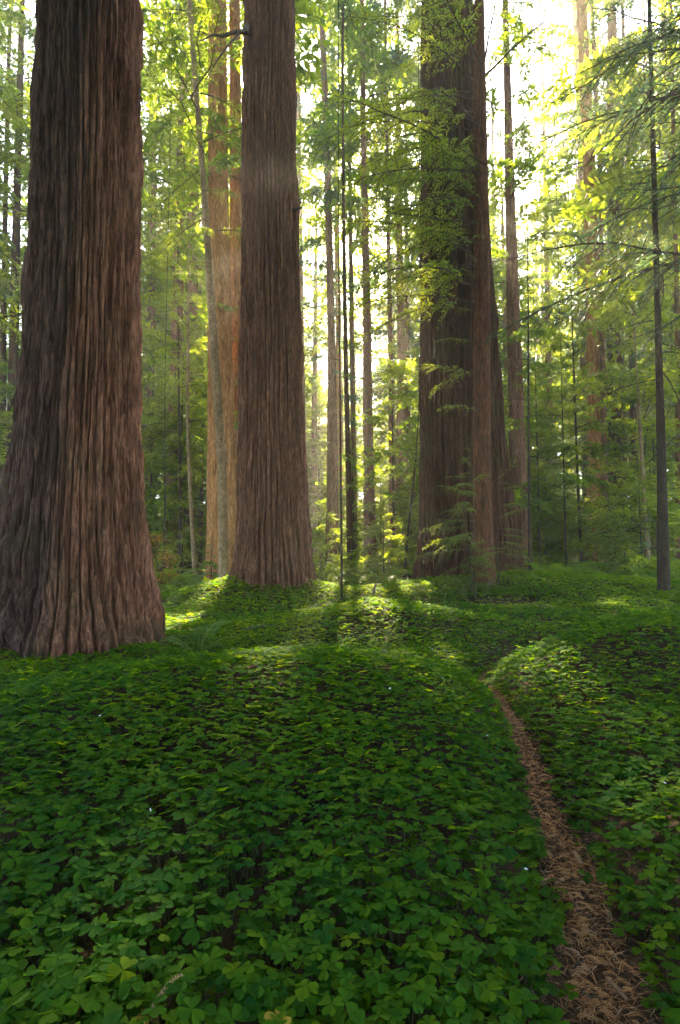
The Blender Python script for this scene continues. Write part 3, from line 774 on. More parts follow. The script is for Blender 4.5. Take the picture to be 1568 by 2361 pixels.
for k in range(3):
    H = [7.5, 5, 10][k]
    pts = [(-.3, 0, 0, .09), (H * .5, .15, 0, .055), (H, .3, 0, .01)]
    tm = trunk_mesh('trunk', pts, M['bark_pale'], np.linspace(-.3, H, 30), 10, 4, .003, 660 + k, 0)
    bl = []
    for i in range([13, 10, 16][k]):
        a = rngB.uniform(0, 6.28); q = rngB.uniform(.2, 1.7)
        bl.append((q * math.cos(a), q * math.sin(a), rngB.uniform(.22, 1) * H, rngB.uniform(.6, 1.0), rngB.uniform(.35, .6)))
    BRD.append((tm, broad_crown('crown', 670 + k, bl, [M['twig'], M['broad']], leaf=(.19, .10), n_per=380)))
for root, k, dz, sc_ in SHARE:
    obj('crown', VAR[k][1], root, (0, 0, dz), (0, 0, k * 1.7 + dz), (sc_, sc_, 1))
def place(var, name, label, cat, group, x, y, rz, s):
    root = thing(name, label, cat, (x, y, gz1(x, y)), rz, group, s)
    obj('trunk', var[0], root); obj('crown', var[1], root)
    TRUNKS.append((x, y, .4 * s))
def where(u):
    for lim, t in ((70, 'past the outer side of the massive thick trunk'), (335, 'hidden mostly by the massive thick trunk'), (480, 'between the massive trunk and the ochre pair'), (690, 'behind the ochre pair and the broad mound tree'),
                   (970, 'in the bright misty gap'), (1200, 'behind the huge grooved trunk'), (1345, 'between the reddish redwood and the sunlit twin'), (1480, 'behind the fern bank and the sunlit twin')):
        if u < lim: return t
    return 'around and past the slim dark pole'
def clear(x, y, d):
    return all((x - a) ** 2 + (y - b) ** 2 > (d + c) ** 2 for a, b, c in TRUNKS)
cnt = 0
for i in range(900):
    y = 30 + 90 * rngB.uniform() ** .9
    u = rngB.uniform(-250, 1820)
    x = ux(u, y)
    if not clear(x, y, 2.0) or (-5.2 < x < 1.6 and y < 76) or (1215 < u < 1310 and y < 62) or (u < 70 and y > 45) or (855 < u < 888): continue
    far = y > 62
    place(VAR[rngB.integers(5)], 'redwood_tree',
          ('hazy farthest-rank redwood ' if far else 'tall leafy middle-rank redwood ') + where(u), 'tree',
          ('farthest redwoods ' if far else 'middle-rank redwoods ') + where(u), x, y, rngB.uniform(0, 6.28), rngB.uniform(.72, .86) if 680 < u < 980 else rngB.uniform(.75, 1.12))
    cnt += 1
    if cnt >= 150: break
cnt = 0
for i in range(1200):
    y = rngB.uniform(21, 60)
    u = rngB.uniform(-200, 1760)
    if (640 < u < 960 and y < 27): continue
    x = ux(u, y)
    if not clear(x, y, .9) or (-5.2 < x < -1.2 and y < 48) or (1300 < u < 1455 and y < 28.5): continue
    if rngB.uniform() < .62:
        place(UND[rngB.integers(4)], 'young_conifer', 'young tiered conifer ' + where(u), 'tree', 'young conifers ' + where(u), x, y, rngB.uniform(0, 6.28), rngB.uniform(.7, 1.25))
    else:
        place(BRD[rngB.integers(3)], 'understorey_tree', 'leafy light green broadleaf tree ' + where(u), 'tree', 'broadleaf trees ' + where(u), x, y, rngB.uniform(0, 6.28), rngB.uniform(.7, 1.15))
    cnt += 1
    if cnt >= 150: break
cnt = 0
for i in range(400):
    y = rngB.uniform(52, 100); u = rngB.uniform(560, 1040); x = ux(u, y)
    if not clear(x, y, .9): continue
    k = rngB.uniform() < .5
    place(UND[2] if k else BRD[2], 'young_conifer' if k else 'understorey_tree', ('hazy far conifer ' if k else 'hazy far broadleaf tree ') + where(u), 'tree', ('hazy far conifers ' if k else 'hazy far broadleaf trees ') + where(u), x, y, rngB.uniform(0, 6.28), rngB.uniform(1.2, 2.0))
    cnt += 1
    if cnt >= 30: break
for k, (u, y, v, s_) in enumerate([(722, 52, 1, .92), (958, 52, 3, .85), (1178, 44, 3, .95), (1262, 58, 1, .95), (662, 60, 0, .95)]):
    place(VAR[v], 'redwood_tree', 'single tall golden-lit redwood standing ' + where(u), 'tree', 'golden-lit redwoods ' + where(u), ux(u, y), y, k * 1.9, s_)
# the forest goes on round the camera: unseen trees added to shade the foreground
for k, (x, y, s, v) in enumerate([(-2.2, -2.4, 1.25, 3), (2.4, -3.2, 1.25, 3), (-4.8, .4, .75, 3), (4.9, .6, .75, 3), (.2, -7, .9, 1), (-3.3, -.8, 1.15, 3), (3.5, -1.0, 1.15, 3), (.1, -4.4, .8, 3), (-3.8, 0.4, 1.5, 3), (4.4, 0.2, 1.5, 3), (-7, -5, .9, 1), (6.5, -4, .9, 3), (-3, -11, 1, 0), (4, -13, 1, 4), (-12, 2, .9, 3), (11.5, 4, .85, 1), (-14, -9, 1, 2), (14, -8, 1, 0), (12, 12, .8, 3), (-13, 11, .9, 1), (0.5, -20, 1, 2), (19, 2, 1, 4), (-20, 3, 1, 4), (18, 20, 1, 0), (-19, 21, .95, 2)]):
    place(VAR[v], 'redwood_tree', 'unseen redwood of the surrounding grove, added beside or behind the clover glade for shade', 'tree', 'added shade redwoods round the glade', x, y, k * 1.3, s)

# sunlit autumn shrub beside the massive redwood
def shrub(label, u, v, Y, blobs, seed, leafm, leaf=(.11, .07), n_per=260, name='shrub'):
    p, _ = at(u, v, Y); bz = gz1(p.x, Y)
    root = thing(name, label, 'shrub', (p.x, Y, bz))
    for q in range(3):
        a = q * 2.1 + seed
        part_tube('stem', [(0, 0, -.1), (.12 * math.cos(a), .12 * math.sin(a), .4), (.35 * math.cos(a), .35 * math.sin(a), .95)], [.02, .015, .006], M['twig'], root, 5)
    obj('foliage', broad_crown('foliage', seed, blobs, [M['twig'], leafm], leaf=leaf, n_per=n_per), root)
shrub('yellow-orange leaved shrub in sunlight beside the massive thick redwood', 366, 1300, 15.5, [(-.2, 0, 1.2, .35, .25), (.25, .1, 1.0, .3, .25), (0, 0, .7, .4, .2), (-.15, 0, 1.6, .25, .2), (.3, 0, .5, .3, .2)], 701, M['yellow'], (.09, .06), 150)
shrub('low dark huckleberry shrub in the misty gap near the thin sapling pole', 740, 1305, 19, [(-.5, 0, .7, .6, .4), (.4, 0, .6, .6, .4), (0, .2, 1.1, .5, .4), (.9, 0, .5, .5, .3)], 702, M['broad'], (.07, .035), 420)
shrub('dark green shrub against the foot of the burly redwood', 1435, 1290, 26, [(-.6, 0, 1.0, .8, .6), (.5, 0, 1.2, .8, .6), (0, 0, 2.0, .7, .6), (1.2, 0, .8, .7, .5)], 703, M['broad'], (.12, .06), 420)
shrub('bright low shrub behind the mossy log in the misty gap', 905, 1300, 24, [(-.6, 0, .6, .6, .35), (.4, 0, .7, .6, .4), (.2, 0, 1.2, .5, .35)], 704, M['broad'], (.11, .06), 380)
shrub('feathery light shrub on the outer side of the massive thick redwood', -20, 1290, 13, [(-.3, 0, .9, .6, .4), (.3, 0, 1.2, .6, .5), (0, 0, 1.8, .5, .4)], 705, M['broad'], (.08, .045), 380)

# ------------------------------------------------------------------ ferns
def frond_mesh(seed, L=.85, pairs=24, arch=.55):
    rng = np.random.default_rng(seed)
    A = Acc()
    t = np.linspace(0, 1, 9)
    P = np.stack([L * (t * .92 - .12 * t ** 2), 0 * t, L * (arch * 1.5 * t - arch * 1.55 * t ** 2)], 1)
    Vw, Tw = tube(P, .006 * (1 - t) + .0015, 3); A.add(Vw, Tw, 1, np.full(len(Vw), .7))
    s = np.linspace(.10, .985, pairs)
    base = np.stack([np.interp(s, t, P[:, k]) for k in range(3)], 1)
    ln = L * .20 * np.clip(np.sin(math.pi * (s * .9 + .08)) ** .65, .1, 1) * (1.05 - .5 * s)
    for sg in (1, -1):
        d = np.stack([.35 + 0 * s, sg * np.ones_like(s), -.18 + rng.normal(0, .08, pairs)], 1)
        Vl, Tl = leaves(base, d, np.repeat([[0.1, 0, 1.0]], pairs, 0) + rng.normal(0, .1, (pairs, 3)), ln, np.full(pairs, L / pairs * .95), rng)
        A.add(Vl, Tl, 1, np.repeat(np.clip(.45 + rng.normal(0, .12, pairs), 0, 1), 4))
    return A.mesh('frond', [M['twig'], M['fern']])
FR = [frond_mesh(800 + i, .85, 26, [.55, .75, .4, .62][i]) for i in range(4)]
rngF = np.random.default_rng(5)
def fern(label, x, y, n=9, s=1.0, group=None, az=None, dz=0.0):
    root = thing('sword_fern', label, 'fern', (x, y, gz1(x, y) + dz), 0, group, s)
    for k in range(n):
        a = (k + rngF.uniform(-.3, .3)) / n * 2 * math.pi if az is None else az[k]
        o = obj('frond', FR[rngF.integers(4)], root, (.03 * math.cos(a), .03 * math.sin(a), 0), (rngF.normal(0, .15), -rngF.uniform(.1, .75), a))
        q = rngF.uniform(.75, 1.15); o.scale = (q, q, q)
fern('sword fern with two arching pale fronds in the clover by the massive redwood', ux(462, 6.9), 6.9, 6, .85, None, az=[.35, 2.6, .8, 1.7, 3.4, 5.6], dz=.06)
for k in range(60):
    u = rngF.uniform(1195, 1560); y = rngF.uniform(17.5, 25)
    if not clear(ux(u, y), y, .05): continue
    fern('bushy green fern in the fern bank below the sunlit twin redwood', ux(u, y), y, 9, rngF.uniform(1.4, 1.9), 'ferns of the fern bank')
for k in range(16):
    u = rngF.uniform(352, 480); y = rngF.uniform(14.2, 21)
    if not clear(ux(u, y), y, .1): continue
    fern('bright yellow-green fern between the massive redwood and the leaning pale trunk', ux(u, y), y, 9, rngF.uniform(1.0, 1.5), 'ferns beside the leaning pale trunk')
for k in range(26):
    u = rngF.uniform(715, 965); y = rngF.uniform(19, 27)
    if not clear(ux(u, y), y, .1): continue
    fern('sunlit fern on the floor of the misty gap', ux(u, y), y, 8, rngF.uniform(1.1, 1.6), 'ferns in the misty gap')

# ------------------------------------------------------------------ stump, logs, sticks
def stump(label, u, v, Y, r, h, seed, name='stump'):
    p, _ = at(u, v, Y)
    bz = gz1(p.x, Y)
    root = thing(name, label, 'stump', (p.x, Y, bz))
    pts = [(-.3, 0, 0, r * 1.3), (0, 0, 0, r * 1.15), (h * .5, 0, 0, r), (h, .05, 0, r * .75), (h * 1.12, .08, 0, r * .15)]
    obj('trunk', trunk_mesh('trunk', pts, M['bark_c'], np.linspace(-.3, h * 1.12, 40), 72, 14, .06, seed, .35, lobes=6), root)
    for k in range(5):
        a = k * 1.27 + seed
        part_tube('root', [(r * .7 * math.cos(a), r * .7 * math.sin(a), h * .4), (r * 1.4 * math.cos(a), r * 1.4 * math.sin(a), h * .18), (r * 2.0 * math.cos(a), r * 2.0 * math.sin(a), -.08)], [.09, .06, .03], M['bark_c'], root, 6)
stump('dark mossy stump at the foot of the bent hardwood', 440, 1318, 20.6, .36, .55, 901)
stump('low rotten stump among ferns by the reddish redwood', 1290, 1290, 21, .5, .6, 902)
def log(label, p0, p1, r, seed, name='fallen_log', cat='log'):
    p0 = Vector(p0); p1 = Vector(p1)
    Lg = (p1 - p0).length
    pts = [(0, 0, 0, r * .9), (Lg * .3, .03, .02, r), (Lg * .7, -.03, 0, r * .9), (Lg, 0, 0, r * .75)]
    tm = trunk_mesh('log', pts, M['bark_c'], np.linspace(0, Lg, 40), 40, 12, .025, seed, 0)
    o = obj(name, tm, None, p0)
    o.rotation_mode = 'QUATERNION'; o.rotation_quaternion = (p1 - p0).to_track_quat('Z', 'Y')
    tag(o, label, cat)
def on(u, Y, dz=0.0):
    x = ux(u, Y); return (x, Y, gz1(x, Y) + dz)
log('mossy fallen log lying in the misty gap by the grooved giant', on(905, 22, .15), on(985, 23, .2), .2, 911)
log('dark fallen log among the ferns by the dark mossy stump', on(395, 19.5, .1), on(425, 19, .12), .12, 912)
def stick(label, P, rad, name='broken_stick', cat='stick', mat='dead', group=None):
    P = np.asarray(P, float)
    o = part_tube(name, P - P[0], rad, M[mat], None, 6)
    o.location = P[0]
    tag(o, label, cat, group)
    return o
a = Vector(on(855, 12.2)); stick('short broken branch standing up from clover before the misty gap', [a, a + Vector((.06, 0, .18)), a + Vector((.12, 0, .34)), a + Vector((.24, 0, .36))], [.035, .03, .025, .01])
a = Vector(on(895, 8.0, .1)); stick('thin curved twig poking up from the clover ridge beside the path', [a, a + Vector((.08, 0, .10)), a + Vector((.16, 0, .12))], [.008, .007, .003])
a = Vector(on(613, 6.6, .1)); stick('thin dry grass-like twig in the clover below the mound', [a, a + Vector((.02, 0, .1)), a + Vector((.08, 0, .18))], [.005, .004, .002])
for k, (u_, Y_, l_, a_) in enumerate([(560, 8.2, .5, .3), (930, 6.4, .4, 2.6), (700, 10.2, .7, .9), (1290, 10.4, .6, 2.9), (1420, 7.0, .35, .5), (420, 9.4, .6, .2)]):
    a = Vector(on(u_, Y_, .13)); dv = Vector((math.cos(a_), math.sin(a_), .12)) * l_
    stick('fallen bare twig resting on the clover ' + ['below the mound', 'on the ridge beside the path', 'under the broad mound tree', 'on the bare soil slope', 'on the hump across the path', 'between the massive and pale trunks'][k], [a, a + dv * .5 + Vector((0, 0, .03)), a + dv], [.010, .008, .003], 'fallen_twig', 'twig', 'dead')
for k in range(7):
    x0 = 1075 + k * 9
    a = Vector(on(x0, 12.0)); stick('dead thin twig in the brush at the foot of the slim straight redwood', [a, a + Vector((rngF.normal(0, .1), 0, .18)), a + Vector((rngF.normal(0, .2), -.05, .42))], [.009, .007, .003], 'dead_twig', 'twig', 'dead', 'dead twigs at the slim redwood')

# ------------------------------------------------------------------ sorrel ground cover
rngC = np.random.default_rng(2024)
def leaf_template(nside):
    """one heart-shaped leaflet along +x, unit length, folded a little on the midrib; returns V, T"""
    if nside == 5: prof = [(.10, .09), (.40, .42), (.72, .60), (.96, .46), (1.03, .20)]
    elif nside == 3: prof = [(.38, .40), (.76, .60), (1.03, .24)]
    elif nside == 2: prof = [(.62, .55), (1.0, .28)]
    else: return np.array([(0, 0, 0), (.62, .58, .05), (1, 0, -.05), (.62, -.58, .05)], float), np.array([(0, 2, 1), (0, 3, 2)])
    V = [(0, 0, 0), (.86, 0, -.03)]
    for x, y in prof: V.append((x, y, .16 * y - .10 * x * x))
    for x, y in prof: V.append((x, -y, .16 * y - .10 * x * x))
    n = len(prof); T = []
    for b, f in ((2, 1), (2 + n, -1)):
        for i in range(n - 1):
            q = (0, b + i, b + i + 1); T.append(q if f < 0 else q[::-1])
        q = (0, b + n - 1, 1); T.append(q if f < 0 else q[::-1])
    return np.array(V, float), np.array(T)
def clover_points(y0, y1, dens, margin=.5):
    n = int((y1 - y0) * (1.24 * (y0 + y1) / 2 + 2 * margin) * dens * 1.0)
    pts = []
    ymid = rngC.uniform(0, 1, n * 2)
    y = np.sqrt(y0 ** 2 + ymid * (y1 ** 2 - y0 ** 2)) if y0 > 1 else y0 + ymid * (y1 - y0)
    hw = .62 * y + margin
    x = rngC.uniform(-1, 1, n * 2) * hw
    x, y = x[:n], y[:n]
    keep = np.ones(n, bool)
    d = path_dist(x, y)
    ph = path_half(y) * (1 + .45 * vnoise(x * 4, y * 4, 21))
    keep &= d > ph * rngC.uniform(.75, 1.15, n)
    for (a, b, r) in TRUNKS:
        if b < y1 + 1: keep &= (x - a) ** 2 + (y - b) ** 2 > (r * .84) ** 2
    # bare patches: soil slope under the slim tree, litter by the massive trunk
    e1 = ((x - 3.3) / 1.0) ** 2 + ((y - 11.6) / .45) ** 2
    e2 = ((x + 2.02) / .28) ** 2 + ((y - 6.75) / .28) ** 2
    keep &= ~((e1 < 1) & (rngC.uniform(0, 1, n) < .75)) & ~((e2 < 1) & (rngC.uniform(0, 1, n) < .85))
    dn = vnoise(x * 1.8, y * 1.8, 22)
    keep &= rngC.uniform(-1.6, 1, n) < dn * .3 + .85
    x, y, d = x[keep], y[keep], d[keep]
    return x, y, d
def clover_arrays(x, y, d, size, nside, stems):
    n = len(x)
    LV, LT = leaf_template(nside)
    h = (np.where(rngC.uniform(0, 1, n) < .78, rngC.uniform(.112, .15, n), rngC.uniform(.06, .115, n)) + .018 * vnoise(x * 2.5, y * 2.5, 31)) * np.clip((d - .02) / .22, .35, 1)
    z = gz(x, y)
    lean = rngC.normal(0, .28, (n, 2)) * h[:, None]
    c = np.stack([x + lean[:, 0], y + lean[:, 1], z + h], 1)
    s = size * rngC.uniform(.48, 1.25, n)
    yaw = rngC.uniform(0, 2 * math.pi, n)
    tx, ty = rngC.normal(0, .20, n), rngC.normal(-.06, .20, n)
    tint = np.clip(rngC.normal(.5, .2, n) + .22 * vnoise(x * .9, y * .9, 33), 0, 1)
    Vs, Ts, Tt = [], [], []
    for k in range(3):
        a = yaw + k * 2.0944 + rngC.normal(0, .12, n)
        sk = s * rngC.uniform(.85, 1.1, n)
        P = LV[None] * sk[:, None, None]
        P = P + 0
        P[:, :, 2] -= (rngC.uniform(-.05, .30, n)[:, None]) * P[:, :, 0]
        ca, sa = np.cos(a)[:, None], np.sin(a)[:, None]
        X = P[:, :, 0] * ca - P[:, :, 1] * sa
        Y_ = P[:, :, 0] * sa + P[:, :, 1] * ca
        Z = P[:, :, 2] + X * tx[:, None] + Y_ * ty[:, None]
        Q = np.stack([X, Y_, Z], -1) + c[:, None]
        Vs.append(Q.reshape(-1, 3)); Ts.append((np.arange(n)[:, None, None] * len(LV) + LT[None]).reshape(-1, 3)); Tt.append(np.repeat(np.clip(tint + rngC.normal(0, .05, n), 0, 1), len(LV)))
    A = Acc()
    for v, t, ti in zip(Vs, Ts, Tt): A.add(v, t, 0, ti)
    if stems:
        w = .0016
        b = np.stack([x, y, z - .01], 1)
        off = np.array([(1, 0, 0), (-.5, .87, 0), (-.5, -.87, 0)]) * w
        S = np.concatenate([b[:, None] + off[None], c[:, None] + off[None] * .7], 1)
        i = np.array([[0, 1, 4], [0, 4, 3], [1, 2, 5], [1, 5, 4], [2, 0, 3], [2, 3, 5]])
        A.add(S.reshape(-1, 3), (np.arange(n)[:, None, None] * 6 + i[None]).reshape(-1, 3), 1, np.full(n * 6, .5))
    return A
# nearest plants: things of their own
NX, NY, ND = clover_points(.75, 2.5, 1050, .4)
# projected place in the picture
gzn = gz(NX, NY) + .13
dpt = NY * math.cos(PITCH) + (gzn - CAM_Z) * math.sin(PITCH)
vv = 1180 - FP * ((gzn - CAM_Z) * math.cos(PITCH) - NY * math.sin(PITCH)) / dpt
uu = 784 + FP * NX / dpt
inview = (vv < 2372) & (vv > 0) & (uu > -12) & (uu < 1580) & (dpt > .6)
order = np.argsort(np.where(inview, dpt, 1e9))
own = order[:300]
rest = np.setdiff1d(np.arange(len(NX)), own)
def leaflet_obj_mesh(seed, yellow=False):
    V, T = leaf_template(5)
    V = V.copy(); rg = np.random.default_rng(seed)
    V[:, 2] += rg.normal(0, .012, len(V)); V[1:, :2] += rg.normal(0, .015, (len(V) - 1, 2))
    return mesh_from('leaflet', V, tris=T, mats=[M['sorrel_yellow'] if yellow else M['clover_obj']], smooth=False, attrs={'tint': np.full(len(V), .5)})
LM = [leaflet_obj_mesh(i) for i in range(5)]
LMY = leaflet_obj_mesh(9, True)
Vst, Tst = tube(np.array([[0, 0, 0], [0, 0, .5], [0, 0, 1.0]]), np.array([1.0, .9, .7]), 5)
SM = mesh_from('stem', Vst, tris=Tst, mats=[M['stem']], smooth=True, attrs={'tint': np.full(len(Vst), .5)})
yel = set(rngC.choice(300, 3, replace=False).tolist())
for k, i in enumerate(own):
    x, y = float(NX[i]), float(NY[i]); z = gz1(x, y)
    h = rngC.uniform(.10, .155) * float(np.clip((ND[i] - .02) / .22, .4, 1))
    isy = k in yel
    tint = float(np.clip(rngC.normal(.48, .2), 0, 1))
    s = .037 * rngC.uniform(.62, 1.15)
    px_ = float(np.interp(y, PATH[:, 1], PATH[:, 0]))
    tone = 'yellowed' if isy else 'bluish-green' if tint < .32 else 'yellow-green' if tint > .62 else 'mid-green'
    big = 'large' if s > .0325 else 'small'
    spot = 'edging the needle path' if ND[i] < .32 else 'a step from the needle path' if ND[i] < .75 else 'well away from the needle path'
    side_ = 'on the fern bank side' if x > px_ else 'on the massive redwood side'
    lab = f'{big} {tone} sorrel plant {spot}, {side_}'
    root = thing('sorrel_plant', lab, 'plant', (x, y, z), rngC.uniform(0, 6.28), lab)
    lx, ly = rngC.normal(0, .25, 2) * h
    top = Vector((lx, ly, h))
    st = obj('stem', SM, root); st.rotation_mode = 'QUATERNION'; st.rotation_quaternion = top.to_track_quat('Z', 'Y'); st.scale = (.0018, .0018, top.length)
    tl = Quaternion((1, 0, 0), rngC.normal(-.1, .2)) @ Quaternion((0, 1, 0), rngC.normal(0, .2))
    for q in range(3):
        o = obj('leaflet', LMY if isy else LM[rngC.integers(5)], root, top)
        o.rotation_mode = 'QUATERNION'
        o.rotation_quaternion = tl @ Quaternion((0, 0, 1), q * 2.0944 + rngC.normal(0, .12)) @ Quaternion((0, 1, 0), rngC.uniform(-.05, .32))
        s2 = s * rngC.uniform(.88, 1.1); o.scale = (s2, s2, s2)
        o.color = (float(np.clip(tint + rngC.normal(0, .05), 0, 1)), 0, 0, 1)
A = clover_arrays(NX[rest], NY[rest], ND[rest], .036, 5, True)
def merge(A, B):
    V, T, m, t = B.arrays(); A.add(V, T, 0, t); A.m[-1] = m
x, y, d = clover_points(2.5, 4.2, 1050, .4); merge(A, clover_arrays(x, y, d, .036, 3, False))
x, y, d = clover_points(4.2, 8.0, 900, .5); merge(A, clover_arrays(x, y, d, .038, 2, False))
x, y, d = clover_points(8.0, 15.0, 600, .6); merge(A, clover_arrays(x, y, d, .046, 1, False))
x, y, d = clover_points(15.0, 32.0, 48, 1.5); merge(A, clover_arrays(x, y, d, .10, 1, False))
gc = obj('sorrel_ground_cover', A.mesh('sorrel_ground_cover', [M['clover'], M['stem']]))
gc['kind'] = 'stuff'
tag(gc, 'dense carpet of green sorrel leaves covering the forest floor', 'ground cover')

# leafy undergrowth far back
n = 15000
y = rngC.uniform(20, 75, n); x = rngC.uniform(-1, 1, n) * (.66 * y + 3)
hh = rngC.uniform(0, 1, n) ** 1.5 * (.25 + .55 * np.clip(vnoise(x * .35, y * .35, 41) + .3, 0, 1))
a = rngC.uniform(0, 6.28, n)
Vl, Tl = leaves(np.stack([x, y, gz(x, y) + hh], 1), np.stack([np.cos(a), np.sin(a), rngC.uniform(-.4, .4, n)], 1), np.repeat([[0, 0, 1.0]], n, 0) + rngC.normal(0, .4, (n, 3)), rngC.uniform(.15, .4, n), rngC.uniform(.08, .18, n), rngC)
A = Acc(); A.add(Vl, Tl, 0, np.repeat(np.clip(rngC.normal(.5, .2, n), 0, 1), 4))
ug = obj('undergrowth', A.mesh('undergrowth', [M['broad']])); ug['kind'] = 'stuff'
tag(ug, 'low leafy undergrowth on the floor of the distant forest', 'undergrowth')

# small white sorrel flowers
def flower_mesh():
    V = []; T = []
    for k in range(5):
        a = k * 1.2566; b = len(V)
        for r_, w, z in ((0, 0, 0), (.6, .28, .18), (1, 0, .22), (.6, -.28, .18)):
            V.append((r_ * math.cos(a) - w * math.sin(a), r_ * math.sin(a) + w * math.cos(a), z))
        T += [(b, b + 1, b + 2), (b, b + 2, b + 3)]
    return mesh_from('sorrel_flower', np.array(V), tris=np.array(T), mats=[M['petal']])
FM = flower_mesh()
for (u, v) in [(1730, 2600), (1788, 2655), (2120, 2625), (2122, 2685), (1480, 2518), (2300, 2505), (1560, 2760), (2660, 3140), (2105, 3488), (1950, 2950), (690, 2830), (400, 2870), (600, 3250), (930, 2760), (1090, 2690), (2010, 2470), (2430, 2510)]:
    u, v = u / 1.7353, v / 1.7353
    Y = 6.0
    for it in range(12):
        p, t = at(u, v, Y); zt = gz1(p.x, Y) + .15
        Y = max(.8, Y + (p.z - zt) * 2.2)
    s = .009
    o = obj('sorrel_flower', FM, None, (p.x, Y, gz1(p.x, Y) + .16), (rngC.normal(0, .4), rngC.normal(0, .4), rngC.uniform(0, 6)), (s, s, s))
    tag(o, 'tiny white five-petalled flower above the sorrel leaves', 'flower', 'white sorrel flowers')

# ------------------------------------------------------------------ litter on the path
n = 15000
tpar = rngC.uniform(0, 1, n) ** 1.3
yy = .6 + 7.5 * tpar
pxs = np.interp(yy, PATH[:, 1], PATH[:, 0])
xx = pxs + rngC.normal(0, .62, n) * (path_half(yy) + .05) * 1.15
# some litter by the massive trunk and the soil slope
k = 900
xx[:k] = -2.02 + rngC.normal(0, .22, k); yy[:k] = 6.7 + rngC.normal(0, .2, k)
xx[k:2 * k] = 3.3 + rngC.normal(0, .6, k); yy[k:2 * k] = 11.5 + rngC.normal(0, .25, k)
zz = gz(xx, yy) + rngC.uniform(.004, .03, n)
a = rngC.uniform(0, 6.28, n)
D = np.stack([np.cos(a), np.sin(a), rngC.normal(0, .14, n)], 1)
ln = rngC.uniform(.02, .075, n) * np.where(rngC.uniform(0, 1, n) < .08, 1.8, 1)
Vl, Tl = leaves(np.stack([xx, yy, zz], 1), D, np.repeat([[0, 0, 1.0]], n, 0) + rngC.normal(0, .5, (n, 3)), ln, rngC.uniform(.0018, .0045, n), rngC)
A = Acc(); A.add(Vl, Tl, 0, np.repeat(np.clip(rngC.normal(.45, .25, n), 0, 1), 4))
# feathery dry sprays
m = 650
sy = .8 + 5.5 * rngC.uniform(0, 1, m) ** 1.4; sx = np.interp(sy, PATH[:, 1], PATH[:, 0]) + rngC.normal(0, .55, m) * path_half(sy)
sa = rngC.uniform(0, 6.28, m); tv = np.clip(rngC.normal(.6, .2, m), 0, 1)
for j in range(9):
    f = j / 8
    for sg in (1, -1):
        b = np.stack([sx + np.cos(sa) * f * .055, sy + np.sin(sa) * f * .055, gz(sx, sy) + .022 + .012 * np.sin(f * 3)], 1)
        aa = sa + sg * .75
        Vl, Tl = leaves(b, np.stack([np.cos(aa), np.sin(aa), np.full(m, .12)], 1), np.repeat([[0, 0, 1.0]], m, 0), np.full(m, .016 * (1.1 - .6 * f)), np.full(m, .0035), rngC)
        A.add(Vl, Tl, 0, np.repeat(tv, 4))
lt = obj('needle_litter', A.mesh('needle_litter', [M['litter']])); lt['kind'] = 'stuff'
tag(lt, 'brown dry redwood needles and sprays covering the narrow path', 'needle litter')
# single twigs and bark flakes
def path_pt(y, off):
    x = float(np.interp(y, PATH[:, 1], PATH[:, 0])) + off
    return Vector((x, y, gz1(x, y) + .03))
for k in range(22):
    y = 1.3 + 3.6 * (k / 22) ** 1.3
    p = path_pt(y, rngC.normal(0, .07)); a_ = rngC.uniform(0, 6.28); l = rngC.uniform(.07, .2)
    dv = Vector((math.cos(a_), math.sin(a_), .03)) * l
    pv = Vector((-math.sin(a_), math.cos(a_), 0)) * rngC.normal(0, .15) * l
    stick('thin dry twig lying on the brown needle path', [p, p + dv * .5 + pv + Vector((0, 0, .006)), p + dv], [.0032, .0028, .0015], 'dry_twig', 'twig', 'dead' if k % 2 else 'twig', 'dry twigs on the path')
def flake(label, y, off, l, w, rz, tilt, group=None):
    p = path_pt(y, off)
    t = np.linspace(0, 1, 7); V = []
    for zoff in (0, .006):
        for q in t:
            ww = w * (.6 + .4 * math.sin(math.pi * min(1, q * .9 + .1))) * (1 + .25 * float(vnoise(q * 5, y * 9, 3)))
            for sd in (-1, 0, 1): V.append(((q - .5) * l, sd * ww / 2, zoff + .004 * (1 - sd * sd) + .02 * l * math.sin(q * 3)))
    Q = []
    for z_ in (0, 21):
        for i in range(6):
            for j in range(2):
                b = z_ + i * 3 + j; Q.append((b, b + 1, b + 4, b + 3) if z_ else (b, b + 3, b + 4, b + 1))
    for i in range(6):
        Q.append((i * 3, i * 3 + 21, i * 3 + 24, i * 3 + 3)); Q.append((i * 3 + 2, i * 3 + 5, i * 3 + 26, i * 3 + 23))
    for i in (0, 18):
        for j in range(2): Q.append((i + j, i + j + 1, i + j + 22, i + j + 21))
    o = obj('bark_flake', mesh_from('bark_flake', np.array(V), quads=np.array(Q), mats=[M['chip']]), None, p + Vector((0, 0, .02)), (0, tilt, rz))
    tag(o, label, 'bark flake', group)
flake('long pale tan bark flake lying in the middle of the path', 2.72, .05, .09, .022, 1.5, -.1)
flake('orange-tan bark flake at the clover edge of the path', 2.75, -.10, .08, .02, 2.0, -.15)
flake('narrow weathered bark strip half buried in path needles', 1.95, .05, .09, .016, 1.9, -.1)
flake('short curled bark strip near the start of the path', 1.62, -.06, .08, .015, .5, .05)

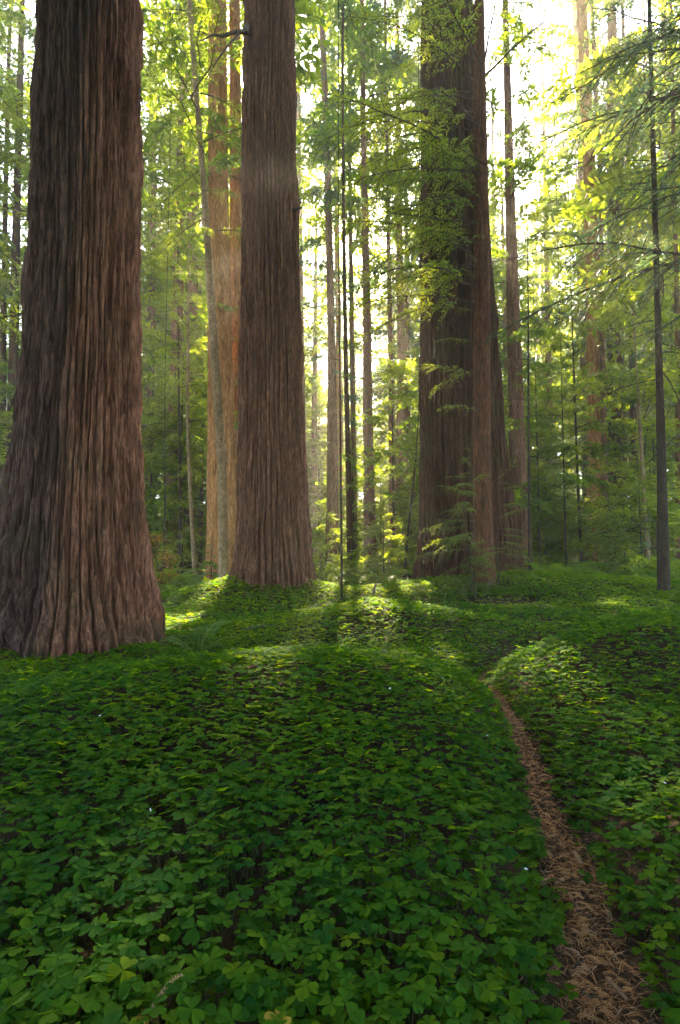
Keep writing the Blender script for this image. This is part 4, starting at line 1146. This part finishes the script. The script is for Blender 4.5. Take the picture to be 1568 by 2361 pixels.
# dry redwood sprigs caught in the near sorrel
def sprig(label, x, y, h, dx, dy, L):
    n = 11
    f = np.linspace(0, 1, n)
    P = np.stack([dx * f * L, dy * f * L, .25 * L * np.sin(f * 2.2)], 1)
    A = Acc()
    Vw, Tw = tube(P, .0014 * (1.2 - f), 4); A.add(Vw, Tw, 0, np.full(len(Vw), .35))
    for sg in (1, -1):
        d = np.stack([dx + sg * -dy * .8 + 0 * f, dy + sg * dx * .8 + 0 * f, .25 + 0 * f], 1)
        Vl, Tl = leaves(P, d, np.repeat([[0, 0, 1.0]], n, 0), np.full(n, .014) * (1.15 - .5 * f), np.full(n, .004), rngC)
        A.add(Vl, Tl, 0, np.full(len(Vl), .8))
    root = thing('dry_sprig', label, 'sprig', (x, y, gz1(x, y) + h))
    obj('spray', A.mesh('spray', [M['litter']]), root)
    part_tube('stem', [(-dx * .04, -dy * .04, -h), (0, 0, 0)], [.0012, .0014], M['twig'], root, 4)
p1 = at(352, 2235, 1.52)[0]; p2 = at(648, 2300, 1.42)[0]
sprig('brown feathery dry redwood sprig standing up among the large sorrel leaves', p1.x, p1.y, .13, .5, .8, .10)
sprig('brown dry redwood sprig lying flat across the large sorrel leaves', p2.x, p2.y, .14, .8, -.5, .09)

# ------------------------------------------------------------------ haze
hz = .0
hv = [(-130, -40, -2), (130, -40, -2), (130, 125, -2), (-130, 125, -2), (-130, -40, 75), (130, -40, 75), (130, 125, 75), (-130, 125, 75)]
hq = [(0, 3, 2, 1), (4, 5, 6, 7), (0, 1, 5, 4), (1, 2, 6, 5), (2, 3, 7, 6), (3, 0, 4, 7)]
m, nt, out = new_mat('haze_air')
pv = N(nt, 'ShaderNodeVolumePrincipled')
pv.inputs['Color'].default_value = (0.98, 0.95, 0.85, 1)
pv.inputs['Density'].default_value = 0.0015
pv.inputs['Anisotropy'].default_value = 0.5
nt.links.new(pv.outputs[0], out.inputs['Volume'])
hob = obj('haze', mesh_from('haze', np.array(hv, float), quads=np.array(hq), mats=[m]))
hob['kind'] = 'stuff'
tag(hob, 'pale sunlit mist hanging in the air between the trees', 'haze')
